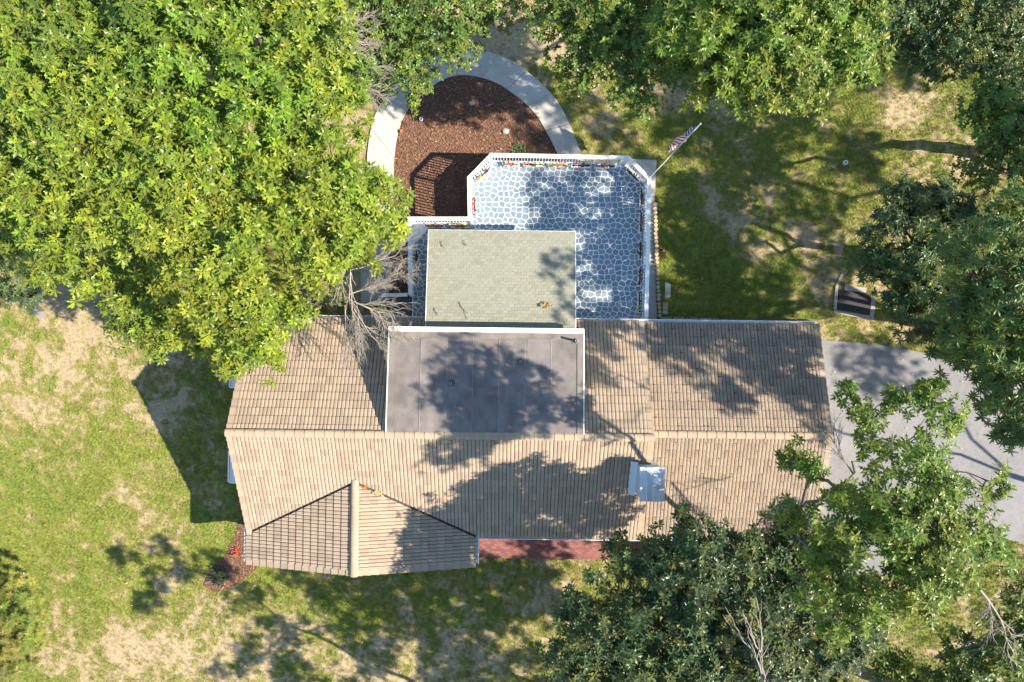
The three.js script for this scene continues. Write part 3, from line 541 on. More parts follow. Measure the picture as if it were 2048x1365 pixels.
// ------------------------------------------------------------------ raised patio
const DH = 1.3;
{
  const patio = thing('raised_patio', 'raised patio with blue-grey crazy paving, white joints and white railing', 'patio');
  part('base', plate(deckOutline.map(([x, z]) => [x * 0.992, z > -0.6 ? z : z + 0.06]), -0.1, DH - 0.05).geo(), std(0.40, 0.36, 0.32, 0.9), patio);
  part('grout_bed', plate(deckOutline.map(([x, z]) => [x * 0.995, z > -0.6 ? z : z + 0.04]), DH - 0.049, DH).geo(), std(0.78, 0.79, 0.80, 0.5), patio);
  // irregular stones: cells round jittered seeds
  srand(7);
  const sp = 0.252, seeds = [];
  for (let z = -8; z < 0; z += sp * 0.88) { const o = rnd() * sp; for (let x = -5; x < 6.4; x += sp) seeds.push([x + o + rr(-0.085, 0.085), z + rr(-0.075, 0.075)]); }
  const hull = [[5.55, -0.45, 5.63, -6.66], [5.63, -6.66, 4.77, -7.52], [4.77, -7.52, -0.85, -7.63], [-0.85, -7.63, -1.75, -6.69]];
  const mats = [[0.165, 0.217, 0.262], [0.178, 0.23, 0.277], [0.155, 0.207, 0.25], [0.188, 0.24, 0.287]].map(([r, g, b]) => std(r, g, b, 0.32));
  const cells = [];
  const grid = new Map(); seeds.forEach((s, k) => { const key = Math.floor(s[0] / 0.5) + ',' + Math.floor(s[1] / 0.5); if (!grid.has(key)) grid.set(key, []); grid.get(key).push(k); });
  const cutBy = (poly, a, b, c) => { const r = []; for (let i = 0; i < poly.length; i++) { const A = poly[i], B = poly[(i + 1) % poly.length], da = a * A[0] + b * A[1] + c, db = a * B[0] + b * B[1] + c; if (da >= 0) r.push(A); if ((da >= 0) !== (db >= 0)) { const t = da / (da - db); r.push([A[0] + (B[0] - A[0]) * t, A[1] + (B[1] - A[1]) * t]); } } return r; };
  seeds.forEach(([x, z], k) => {
    if (x < -4.6 || x > 6 || z > -0.2) return;
    let poly = [[x - 0.5, z - 0.5], [x + 0.5, z - 0.5], [x + 0.5, z + 0.5], [x - 0.5, z + 0.5]];
    const gx = Math.floor(x / 0.5), gz = Math.floor(z / 0.5), j = rr(0.0115, 0.016);
    for (let i = -1; i <= 1; i++) for (let l = -1; l <= 1; l++) for (const o of grid.get((gx + i) + ',' + (gz + l)) || []) { if (o === k) continue; const [ox, oz] = seeds[o]; let a = x - ox, b = z - oz; const d = Math.hypot(a, b); a /= d; b /= d; poly = cutBy(poly, a, b, -(a * (x + ox) / 2 + b * (z + oz) / 2) - j); if (poly.length < 3) return; }
    for (const [x0, zz0, x1, zz1] of hull) { let a = zz1 - zz0, b = x0 - x1; const l = Math.hypot(a, b); a /= l; b /= l; let c = -(a * x0 + b * zz0); if (a * 2 + b * -3 + c < 0) { a = -a; b = -b; c = -c; } poly = cutBy(poly, a, b, c - 0.02); if (poly.length < 3) return; }
    poly = cutBy(poly, 0, -1, -0.50); if (poly.length < 3) return;
    poly = x < -1.72 ? cutBy(cutBy(poly, 0, 1, 5.02), 1, 0, 4.2) : cutBy(poly, 1, 0, z < -5.05 ? 1.74 : 9); if (poly.length < 3) return;
    const cx = poly.reduce((s, p) => s + p[0], 0) / poly.length, cz = poly.reduce((s, p) => s + p[1], 0) / poly.length;
    // soften the corners a little
    const soft = []; for (let i = 0; i < poly.length; i++) { const A = poly[i], P = poly[(i + poly.length - 1) % poly.length], Q = poly[(i + 1) % poly.length]; const f = (T) => { const d = Math.hypot(T[0] - A[0], T[1] - A[1]), q = Math.min(0.018, d * 0.3) / (d || 1); return [A[0] + (T[0] - A[0]) * q, A[1] + (T[1] - A[1]) * q]; }; soft.push(f(P), f(Q)); }
    cells.push({ soft, cx, cz, hid: cx > -3.1 && cx < 2.1 && cz > -4.2 });
  });
  cells.sort((a, b) => (a.hid - b.hid) || (Math.hypot(a.cx, a.cz) - Math.hypot(b.cx, b.cz)));
  const rest = mats.map(() => []);
  cells.forEach((c, k) => { const g = prismXZ(c.soft, DH - 0.002, DH + 0.006).geo(), i = Math.floor(rnd() * 4); if (k < 300) part('paving_stone', g, mats[i], patio); else rest[i].push(g); });
  rest.forEach((g, i) => stuff(part('paving_stones', mergeGeometries(g), mats[i], patio)));
  // railing
  const white = std(0.82, 0.82, 0.82, 0.45), RT = 2.3;
  const line = deckOutline.map(([x, z]) => [x, z]); line[0][1] = -0.95; line[7][1] = -1.90;
  const normal = (a, b) => { const dx = b[0] - a[0], dz = b[1] - a[1], l = Math.hypot(dx, dz); return [-dz / l * -1, dx / l * -1]; };
  const inset = (d) => line.map((p, i) => {   // mitred offset towards the inside
    const n0 = i ? normal(line[i - 1], p) : null, n1 = i < line.length - 1 ? normal(p, line[i + 1]) : null, a = n0 || n1, b = n1 || n0; const s = 1 + a[0] * b[0] + a[1] * b[1]; return [p[0] - (a[0] + b[0]) / s * d, p[1] - (a[1] + b[1]) / s * d];
  });
  const probe = inset(0.1), sgn = inPoly(probe[1][0], probe[1][1], deckOutline) ? 1 : -1;
  const O = inset(0), I = inset(0.165 * sgn), C = inset(0.083 * sgn), C0 = inset(0.06 * sgn), C1 = inset(0.105 * sgn);
  const bal = new Soup().box(-0.019, 0.019, 0, 0.80, -0.019, 0.019).geo(), post = new Soup().box(-0.05, 0.05, 0, 0.949, -0.05, 0.05).geo();
  for (let i = 0; i < line.length - 1; i++) {
    part('rail_cap', prismXZ([O[i], O[i + 1], I[i + 1], I[i]], RT - 0.045, RT).geo(), white, patio);
    part('bottom_rail', prismXZ([C0[i], C0[i + 1], C1[i + 1], C1[i]], DH + 0.08, DH + 0.13).geo(), white, patio);
    part('top_rail', prismXZ([C0[i], C0[i + 1], C1[i + 1], C1[i]], RT - 0.115, RT - 0.047).geo(), white, patio);
    const L = Math.hypot(C[i + 1][0] - C[i][0], C[i + 1][1] - C[i][1]), n = Math.max(2, Math.round(L / 0.125)), ang = -Math.atan2(C[i + 1][1] - C[i][1], C[i + 1][0] - C[i][0]);
    for (let k = 1; k < n; k++) { const b = part('baluster', bal, white, patio), t = k / n; b.position.set(C[i][0] + (C[i + 1][0] - C[i][0]) * t, DH + 0.125, C[i][1] + (C[i + 1][1] - C[i][1]) * t); b.rotation.y = ang; }
    const p = part('post', post, white, patio); p.position.set(C[i][0], DH + 0.005, C[i][1]);
  }
  { const p = part('post', post, white, patio); p.position.set(C[7][0], DH + 0.005, C[7][1]); }
  // stairs down to the walk
  const tread = std(0.085, 0.10, 0.125, 0.6);
  for (let k = 0; k < 5; k++) { const x1 = -4.22 - k * 0.235, y = DH - 0.21 * (k + 1); part('stair_tread', new Soup().box(x1 - 0.255, x1 - 0.003, y - 0.04, y, -1.84, -0.62).geo(), tread, patio); part('stair_riser', new Soup().box(x1 - 0.02, x1 - 0.006, y, y + 0.168, -1.83, -0.63).geo(), std(0.06, 0.07, 0.09, 0.7), patio); }
  const a = V(-4.30, RT - 0.03, -1.90), b = V(-5.55, RT - 1.05, -1.95);
  part('stair_rail', new Soup().bar(a, b, 0.15, 0.045).geo(), std(0.62, 0.68, 0.74, 0.45), patio);
  for (let k = 1; k < 9; k++) { const t = k / 9, q = part('baluster', new Soup().box(-0.019, 0.019, 0, 0.82, -0.019, 0.019).geo(), white, patio); q.position.set(a.x + (b.x - a.x) * t, a.y + (b.y - a.y) * t - 0.85, -1.925); }
  { const q = part('post', new Soup().box(-0.05, 0.05, 0, 1.2, -0.05, 0.05).geo(), white, patio); q.position.set(-5.5, 0.02, -1.95); }

  // flower boxes hung on the inside of the railing
  const potMat = std(0.80, 0.80, 0.79, 0.5);
  const IN = inset(0.16 * sgn), IN2 = inset(0.31 * sgn);
  const greenL = [std(0.06, 0.10, 0.03, 0.7), std(0.14, 0.22, 0.05, 0.7), std(0.035, 0.05, 0.05, 0.7), std(0.06, 0.035, 0.03, 0.8)];
  const box = (seg, t0, t1, label, blooms, green, y = 0.19) => {
    const f = (A, t) => [A[seg][0] + (A[seg + 1][0] - A[seg][0]) * t, A[seg][1] + (A[seg + 1][1] - A[seg][1]) * t];
    const poly = [f(IN, t0), f(IN, t1), f(IN2, t1), f(IN2, t0)], g = thing('flower_box', label, 'flower box', 'flower boxes along the patio railing');
    part('trough', prismXZ(poly, DH + y - 0.17, DH + y).geo(), potMat, g);
    const cx = (u, v) => { const A = f(IN, t0 + (t1 - t0) * u), B = f(IN2, t0 + (t1 - t0) * u); return [A[0] + (B[0] - A[0]) * v, A[1] + (B[1] - A[1]) * v]; };
    part('soil', prismXZ([cx(0.04, 0.3), cx(0.96, 0.3), cx(0.96, 0.7), cx(0.04, 0.7)], DH + y, DH + y + 0.01).geo(), std(0.05, 0.035, 0.025, 1), g);
    const leaf = (s, u, v, h, len, w) => { const [x, z] = cx(u, v), a = rr(0, 6.28), e = rr(0.3, 1.1), d = V(Math.cos(a) * Math.cos(e), Math.sin(e), Math.sin(a) * Math.cos(e)).multiplyScalar(len), q = V(-Math.sin(a) * w, 0.01, Math.cos(a) * w), c = V(x, DH + y + h, z), m = c.clone().addScaledVector(d, 0.55); s.tri(c, m.clone().add(q), c.clone().add(d)).tri(c, c.clone().add(d), m.clone().sub(q)); };
    const L = Math.hypot(f(IN, t1)[0] - f(IN, t0)[0], f(IN, t1)[1] - f(IN, t0)[1]), s = new Soup(); for (let k = 0; k < 42 * L; k++) leaf(s, rr(0.05, 0.95), rr(0, 1), 0.01, rr(0.09, 0.19), rr(0.012, 0.028)); part('foliage', s.geo(), greenL[green], g);
    for (const [u0, u1, r, gg, b] of blooms) { const s2 = new Soup(); for (let k = 0; k < 60 * L * (u1 - u0) + 6; k++) leaf(s2, rr(u0, u1), rr(0.1, 0.95), rr(0.06, 0.15), rr(0.04, 0.07), rr(0.018, 0.03)); part('blossom', s2.geo(), std(r, gg, b, 0.7), g); }
  };
  srand(15);
  const red = [0.62, 0.035, 0.03], org = [0.70, 0.16, 0.05], lime = [0.30, 0.42, 0.05], pur = [0.05, 0.05, 0.13], pink = [0.6, 0.14, 0.18], yel = [0.6, 0.42, 0.06], wine = [0.16, 0.012, 0.02];
  box(2, 0.93, 0.80, 'flower box with orange blooms at the left end of the far railing', [[0.2, 0.8, ...org]], 3);
  box(2, 0.77, 0.61, 'flower box with lime-green foliage on the far railing', [[0.5, 0.8, ...lime], [0.05, 0.3, ...org]], 3);
  box(2, 0.58, 0.43, 'flower box with dense salmon-orange blooms in the middle of the far railing', [[0.3, 1, ...org], [0.35, 0.9, 0.75, 0.26, 0.12], [0, 0.2, ...lime]], 1);
  box(2, 0.40, 0.25, 'flower box with dark purple foliage on the far railing', [[0.45, 1, ...pur], [0.15, 0.4, ...pink]], 2);
  box(2, 0.22, 0.06, 'flower box with one bright red bloom at the right end of the far railing', [[0.4, 0.65, ...red]], 0);
  box(1, 0.15, 0.85, 'flower box with dark spiky plants on the right-hand angled railing', [[0.2, 0.4, ...pur]], 2);
  box(3, 0.15, 0.85, 'flower box with sparse dark plants on the left-hand angled railing', [[0.7, 0.9, ...yel]], 3);
  box(4, 0.30, 0.70, 'flower box with red blooms on the short left railing by the mulch bed', [[0.05, 0.95, ...red]], 0);
  box(5, 0.12, 0.42, 'flower box with red and yellow blooms nearest the corner of the inner railing', [[0.3, 0.75, ...red], [0, 0.25, ...yel]], 1);
  box(5, 0.52, 0.85, 'flower box with pink and yellow blooms at the outer end of the inner railing', [[0.2, 0.5, ...pink], [0.6, 0.85, ...yel]], 0);
  box(6, 0.35, 0.52, 'flower box with dark red bloom halfway along the railing left of the patio roof', [[0.3, 0.8, ...wine]], 2);
  box(6, 0.66, 0.84, 'flower box with dark red bloom near the stair end of the left railing', [[0.3, 0.8, ...wine]], 3);
  box(0, 0.98, 0.84, 'flower box with navy plants at the far end of the right railing', [[0.3, 0.7, ...pur]], 2);
  box(0, 0.80, 0.64, 'flower box with brown stems on the right railing below the flag end', [[0.5, 0.6, ...pink]], 3);
  box(0, 0.58, 0.44, 'flower box with deep red bloom midway along the right railing', [[0.35, 0.7, ...wine]], 0);
  box(0, 0.38, 0.24, 'flower box with small red bloom on the lower right railing', [[0.4, 0.6, ...red]], 2);
  box(0, 0.19, 0.04, 'flower box with yellow-green tuft nearest the house on the right railing', [[0.6, 0.9, ...lime]], 0);
}

// ------------------------------------------------------------------ flag
{
  const f = thing('flag', 'furled red, white and blue flag on a slanted pole at the patio corner', 'flag');
  const a = at(1289, 367, 2.1), b = at(1401, 248, 4.3), d = b.clone().sub(a).normalize();
  const t = new Tubes(); t.add([a, b], 0.024, 0.02, 10); part('pole', t.geo(), std(0.72, 0.72, 0.70, 0.35, { metalness: 0.2 }), f);
  part('finial', (() => { const g = new THREE.SphereGeometry(0.04, 12, 8); g.translate(b.x, b.y, b.z); return g; })(), std(0.75, 0.75, 0.72, 0.4), f);
  part('bracket', new Soup().bar(a.clone().addScaledVector(d, -0.05), a.clone().addScaledVector(d, 0.22), 0.07, 0.07).geo(), std(0.35, 0.37, 0.38, 0.4, { metalness: 0.5 }), f);
  // cloth: hangs from the upper pole in soft folds
  const nu = 26, nv = 40, side = V(-d.z, 0, d.x).normalize(), pos = [], col = [], idx = [], uv = []; srand(3);
  const Lp = 1.05, fly = 1.45;
  for (let j = 0; j <= nv; j++) for (let i = 0; i <= nu; i++) {
    const u = i / nu, v = j / nv;                             // u along the hoist from the tip downwards, v along the fly
    const p = b.clone().addScaledVector(d, -0.06 - u * Lp);
    p.addScaledVector(side, -v * 0.10 - Math.sin(v * 3.2) * 0.22 * (0.4 + 0.6 * u) + Math.sin(v * 14 + u * 4) * 0.09 * Math.min(1, v * 2.5) + Math.sin(u * 9) * 0.04 * v);
    p.y -= v * fly * 0.72; p.addScaledVector(V(d.x, 0, d.z).normalize(), -v * 0.30 * (1 - u * 0.4) + Math.cos(v * 11 + u * 2) * 0.05 * v);
    pos.push(p.x, p.y, p.z); uv.push(u, v);
    const canton = u < 0.54 && v < 0.40, stripe = Math.floor(u * 13) % 2 === 0;
    if (canton) { const s = (Math.floor(u * 26) + Math.floor(v * 30)) % 3 === 0; col.push(...(s ? [0.6, 0.62, 0.68] : [0.03, 0.045, 0.16])); } else col.push(...(stripe ? [0.52, 0.035, 0.05] : [0.78, 0.77, 0.76]));
  }
  for (let j = 0; j < nv; j++) for (let i = 0; i < nu; i++) { const q = j * (nu + 1) + i; idx.push(q, q + nu + 1, q + 1, q + 1, q + nu + 1, q + nu + 2); }
  const g = new THREE.BufferGeometry(); g.setAttribute('position', new THREE.Float32BufferAttribute(pos, 3)); g.setAttribute('color', new THREE.Float32BufferAttribute(col, 3)); g.setAttribute('uv', new THREE.Float32BufferAttribute(uv, 2)); g.setIndex(idx); g.computeVertexNormals();
  part('cloth', g, new THREE.MeshPhysicalMaterial({ vertexColors: true, roughness: 0.95, side: THREE.DoubleSide, transmission: 0.25, thickness: 0 }), f);
}

// ------------------------------------------------------------------ small things in the garden
{
  srand(31);
  const edge = thing('log_edging', 'row of upright sawn log stakes edging the concrete strip', 'edging');
  const wood = [0, 1, 2].map((k) => std(0.36 + 0.05 * k, 0.29 + 0.04 * k, 0.20 + 0.03 * k, 0.9, { map: concreteMap }));
  for (let k = 0; k < 28; k++) { const t = k / 27, p = at(1310.5 + 9 * Math.pow(t, 1.4) + rr(-0.5, 0.5), 410 + t * 222, 0.15), r = rr(0.075, 0.09); const g = new THREE.CylinderGeometry(r, r * 1.05, 0.26, 12); const m = part('log', boxUV(g.toNonIndexed()), wood[k % 3], edge); m.position.set(p.x, 0.06 + rr(0, 0.03), p.z); m.rotation.set(rr(-0.06, 0.06), rr(0, 6), rr(-0.06, 0.06)); }
  const bl = thing('block_edging', 'row of weathered grey blocks along the garage eave', 'edging'); const bm = [0, 1].map((k) => std(0.23 + 0.05 * k, 0.205 + 0.045 * k, 0.185 + 0.04 * k, 0.95, { map: concreteMap }));
  const xs = [1318, 1345, 1370, 1398, 1426, 1442, 1458, 1470, 1514, 1570, 1636];
  for (let k = 0; k < xs.length - 1; k++) { const a = at(xs[k] + 1.5, 634 + k * 0.9 + rr(-0.5, 0.5), 0.35), b = at(xs[k + 1] - 1.5, 636, 0.35); part('block', new Soup().box(a.x, b.x, -0.05, 0.35 - rr(0, 0.05), a.z, a.z + 0.42).geo(), bm[k % 2], bl); }
  const slabThing = (name, label, cat, pts, y1, mat) => { const o = part(numbered(name), plate(px2(pts, y1), -0.04, y1).geo(), mat, scene); return tag(o, label, cat); };
  slabThing('stepping_stone', 'angular grey flagstone lying in grass near the log stakes', 'stone', [[1331, 563], [1342, 569], [1341, 594], [1330, 597]], 0.06, M.concrete[0]);
  slabThing('paver', 'tan rectangular paver beside the lowest log stakes', 'paver', [[1326, 605], [1336.5, 605], [1336, 620], [1325.5, 620]], 0.07, std(0.38, 0.31, 0.18, 0.9, { map: concreteMap }));
  slabThing('paver', 'small grey paver touching the tan one', 'paver', [[1325.5, 621], [1335.5, 621], [1335, 628.5], [1325, 628.5]], 0.07, M.concrete[0]);
  slabThing('stepping_stone', 'flat grey stone in dry grass at the left edge below the trees', 'stone', [[62, 622], [76, 612], [92, 630], [78, 641]], 0.05, std(0.27, 0.235, 0.21, 0.95, { map: concreteMap }));
  // hatch in its concrete surround
  const h = thing('hatch', 'dark rectangular ground hatch with concrete surround under the right-hand trees', 'hatch');
  const conc = std(0.30, 0.265, 0.235, 0.95, { map: concreteMap });
  const q = (pts, y0, y1, m, n) => part(n, plate(px2(pts, y1), y0, y1).geo(), m, h);
  q([[1679, 580], [1742.5, 588], [1742, 600], [1740, 630], [1675, 619]], 0, 0.07, std(0.018, 0.015, 0.019, 0.75, { map: concreteMap }), 'cover');
  q([[1692, 570], [1734, 576], [1733, 586], [1690, 580]], -0.03, 0.09, conc, 'surround'); q([[1672, 571], [1677.5, 571], [1674, 620], [1668, 618]], -0.03, 0.09, conc, 'surround'); q([[1744, 597], [1753, 597], [1748, 640], [1740.5, 631]], -0.03, 0.09, conc, 'surround'); q([[1668, 620], [1674, 620.5], [1740, 631.5], [1745, 640], [1671, 627]], -0.03, 0.06, conc, 'surround'); q([[1683, 548], [1689, 548], [1678, 570], [1672.5, 570]], -0.03, 0.05, conc, 'surround');
  // pipe ends and stones
  const ring = (px, py, r, label, mat) => { const p = at(px, py, 0.1), g = new THREE.LatheGeometry([[r * 0.55, 0], [r * 0.55, 0.11], [r * 0.7, 0.13], [r, 0.12], [r, 0]].map(([a, b]) => new THREE.Vector2(a, b)), 18); const m = part(numbered('pipe_end'), g, mat, scene); m.position.set(p.x, 0, p.z); tag(m, label, 'pipe'); };
  ring(842, 238, 0.085, 'white open pipe end in the left of the mulch bed', std(0.62, 0.64, 0.64, 0.5));
  ring(1692, 325, 0.10, 'white clean-out cap standing alone in the shaded lawn', std(0.75, 0.78, 0.76, 0.5));
  const stone = (px, py, r, label, mat) => { const g = new THREE.IcosahedronGeometry(r, 1), p = g.attributes.position; for (let i = 0; i < p.count; i++) { const k = 0.75 + 0.5 * hash2(Math.round(p.getX(i) * 400), Math.round(p.getZ(i) * 400), Math.round(p.getY(i) * 400)); p.setXYZ(i, p.getX(i) * k, p.getY(i) * k * 0.55, p.getZ(i) * k * 0.8); } g.computeVertexNormals(); boxUV(g); const w = at(px, py, 0.1), m = part(numbered('rock'), g, mat, scene); m.position.set(w.x, r * 0.35, w.z); tag(m, label, 'rock'); };
  stone(943, 206, 0.13, 'pale angular rock near the top of the mulch bed', std(0.36, 0.32, 0.28, 0.9, { map: concreteMap }));
  stone(1011, 262, 0.15, 'whitish mottled rock on the right of the mulch bed', std(0.42, 0.40, 0.37, 0.9, { map: concreteMap }));
  // small plants
  const tuft = (name, px, py, n, len, w, col, label, bloom, spread = 0.2) => { const g = thing(name, label, 'plant'); const c0 = at(px, py, 0.1), s = new Soup(); for (let k = 0; k < n; k++) { const a = rr(0, 6.28), e = rr(0.2, 1.3), r = spread * Math.sqrt(rnd()), c = V(c0.x + Math.cos(a * 3.1) * r, rr(0, len * 0.5), c0.z + Math.sin(a * 3.1) * r), d = V(Math.cos(a) * Math.cos(e), Math.sin(e), Math.sin(a) * Math.cos(e)).multiplyScalar(len * rr(0.6, 1.1)), q = V(-Math.sin(a) * w, 0.01, Math.cos(a) * w), m = c.clone().addScaledVector(d, 0.55); s.tri(c, m.clone().add(q), c.clone().add(d)).tri(c, c.clone().add(d), m.clone().sub(q)); } part('leaves', s.geo(), col, g); if (bloom) { const b = new Soup(); for (let k = 0; k < 40; k++) { const a = rr(0, 6.28), r = spread * Math.sqrt(rnd()), c = V(c0.x + Math.cos(a) * r, len * 0.6 + rr(0, 0.1), c0.z + Math.sin(a) * r), d = V(rr(-0.05, 0.05), 0.01, rr(-0.05, 0.05)), q = V(-d.z * 0.7, 0.01, d.x * 0.7); b.tri(c.clone().sub(d), c.clone().add(q), c.clone().add(d)).tri(c.clone().sub(d), c.clone().add(d), c.clone().sub(q)); } part('blossom', b.geo(), bloom, g); } };
  tuft('small_shrub', 437, 1152, 160, 0.28, 0.03, std(0.05, 0.07, 0.03, 0.8), 'small dark shrub in the corner mulch bed', null, 0.4);
  tuft('flowering_plant', 471, 1105, 60, 0.16, 0.02, std(0.07, 0.09, 0.03, 0.8), 'low plant with red flowers in the corner mulch bed', std(0.6, 0.05, 0.03, 0.7), 0.2);
  tuft('flowering_plant', 803, 263, 30, 0.14, 0.02, std(0.16, 0.10, 0.03, 0.8), 'orange-tipped seedling at the left rim of the mulch bed', std(0.35, 0.13, 0.05, 0.8), 0.06);
  tuft('small_shrub', 1040, 300, 120, 0.2, 0.025, std(0.06, 0.10, 0.035, 0.8), 'low green plants at the mulch bed edge beside the patio', null, 0.3);
  tuft('small_shrub', 1322, 505, 90, 0.2, 0.02, std(0.09, 0.06, 0.03, 0.8), 'brown weedy clump beside the log stakes', null, 0.25);
}
{ // brick porch floor along the front wall
  const bp = thing('brick_porch', 'narrow red brick porch floor below the front gutter', 'porch', null, ROT); srand(12);
  const bx0 = FX1 - 0.3, bx1 = 12.0, z1b = 9.62, rows = 13, bh = 0.105, bl = 0.212;
  part('mortar_bed', new Soup().box(bx0, bx1, -0.05, 0.112, 7.43, z1b - 0.004).geo(), std(0.16, 0.11, 0.10, 1), bp);
  const mats = [[0.20, 0.075, 0.066], [0.235, 0.09, 0.078], [0.175, 0.066, 0.06], [0.25, 0.105, 0.092]].map(([r, g, b]) => std(r, g, b, 0.9, { map: concreteMap })), g = new Soup().box(0.004, bl - 0.004, 0.05, 0.122, -bh + 0.004, -0.003).geo(); let count = 0; const rest = mats.map(() => []);
  for (let r = 0; r < rows; r++) for (let c = 0; c * bl < bx1 - bx0 - bl; c++) { const k = Math.floor(rnd() * 4), x = bx0 + c * bl + (r % 2) * bl / 2, z = z1b - r * bh, y = rr(-0.002, 0.002); if (x < 4.2 && r < 10 && count < 300) { const m = part('brick', g, mats[k], bp); m.position.set(x, y, z); count++; } else rest[k].push(g.clone().translate(x, y, z)); }
  rest.forEach((q, k) => stuff(part('bricks', mergeGeometries(q), mats[k], bp)));
}

// ------------------------------------------------------------------ trees
// one leaf: a folded blade along +x
function leafInto(P, C, I, base, dir, upv, len, wid, outline, droop, cTip, cBase) {
  const side = dir.clone().cross(upv).normalize(), u = side.clone().cross(dir).normalize(); const n0 = P.length / 3, n = outline.length;
  const pt = (t, w) => base.clone().addScaledVector(dir, t * len).addScaledVector(u, -droop * t * t * len + Math.abs(w) * wid * 0.28).addScaledVector(side, w * wid);
  for (let k = 0; k < n; k++) { const [t, w] = outline[k], f = Math.min(1, t * 3.2); for (const q of [-w, 0, w]) { const p = pt(t, q); P.push(p.x, p.y, p.z); for (let c = 0; c < 3; c++) C.push(cBase[c] + (cTip[c] - cBase[c]) * f); } }
  for (let k = 0; k < n - 1; k++) for (let s = 0; s < 2; s++) { const a = n0 + k * 3 + s, b = a + 3; I.push(a, b, a + 1, a + 1, b, b + 1); }
}
const OAK = [[0, 0.03], [0.22, 0.10], [0.40, 0.46], [0.50, 0.18], [0.68, 0.44], [0.78, 0.17], [1, 0.01]], OVATE = [[0, 0.04], [0.3, 0.42], [0.65, 0.36], [1, 0.01]], LANCE = [[0, 0.05], [0.3, 0.40], [0.7, 0.36], [1, 0.01]];
function sprig(kind) {
  const P = [], C = [], I = [], W = [1, 1, 1];
  if (kind === 'oak') { const n = 10; for (let k = 0; k < n; k++) { const a = k * 2.399 + rr(-0.2, 0.2), e = 0.12 + 0.85 * (k / n) + rr(-0.15, 0.15), d = V(Math.cos(a) * Math.cos(e), Math.sin(e), Math.sin(a) * Math.cos(e)); const f = rr(0.62, 1.35); leafInto(P, C, I, V(0, 0.05 * k / n, 0), d, V(rr(-0.45, 0.45), 1, rr(-0.45, 0.45)), rr(0.17, 0.25), rr(0.08, 0.105), OAK, rr(0.05, 0.4), [f, f, f], [2.0, 1.15, 0.7]); } }
  if (kind === 'lance') { const n = 13; for (let k = 0; k < n; k++) { const a = k * 2.399 + rr(-0.2, 0.2), e = 0.05 + 0.8 * (k / n) + rr(-0.15, 0.15), d = V(Math.cos(a) * Math.cos(e), Math.sin(e), Math.sin(a) * Math.cos(e)); const f = rr(0.62, 1.35); leafInto(P, C, I, V(0, 0.06 * k / n, 0), d, V(rr(-0.3, 0.3), 1, rr(-0.3, 0.3)), rr(0.17, 0.25), rr(0.055, 0.07), LANCE, rr(0.2, 0.6), [f, f, f], [1.6, 1.25, 0.9]); } }
  if (kind === 'small') { const n = 15; for (let k = 0; k < n; k++) { const a = k * 2.399 + rr(-0.3, 0.3), e = rr(-0.15, 0.6), d = V(Math.cos(a) * Math.cos(e), Math.sin(e), Math.sin(a) * Math.cos(e)), t = k / n; const f = rr(0.75, 1.25); leafInto(P, C, I, V((t - 0.5) * 0.3, rr(-0.04, 0.04), rr(-0.03, 0.03)), d, V(rr(-0.5, 0.5), 1, rr(-0.5, 0.5)), rr(0.09, 0.135), rr(0.065, 0.085), OVATE, rr(0, 0.4), [f, f, f], [1.2, 1.1, 0.9]); } }
  if (kind === 'needle') { const n = 26; for (let k = 0; k < n; k++) { const a = k * 2.399, e = rr(-0.1, 0.9), d = V(Math.cos(a) * Math.cos(e), Math.sin(e), Math.sin(a) * Math.cos(e)); leafInto(P, C, I, V(0, 0.1 * k / n, 0), d, V(0.1, 1, 0.1), rr(0.12, 0.2), 0.03, LANCE, 0.15, W, W); } }
  const g = new THREE.BufferGeometry(); g.setAttribute('position', new THREE.Float32BufferAttribute(P, 3)); g.setAttribute('color', new THREE.Float32BufferAttribute(C, 3)); g.setIndex(I); g.computeVertexNormals();
  g.setAttribute('uv', new THREE.Float32BufferAttribute(new Float32Array(P.length / 3 * 2), 2)); return g;
}
srand(1001);
const SPRIG = {}; for (const k of ['oak', 'lance', 'small', 'needle']) SPRIG[k] = sprig(k);
const leafMat = new THREE.MeshPhysicalMaterial({ color: 0xffffff, vertexColors: true, roughness: 0.92, side: THREE.DoubleSide, transmission: 0.4, thickness: 0, clearcoat: 0.45, clearcoatRoughness: 0.26, specularIntensity: 0.5 });

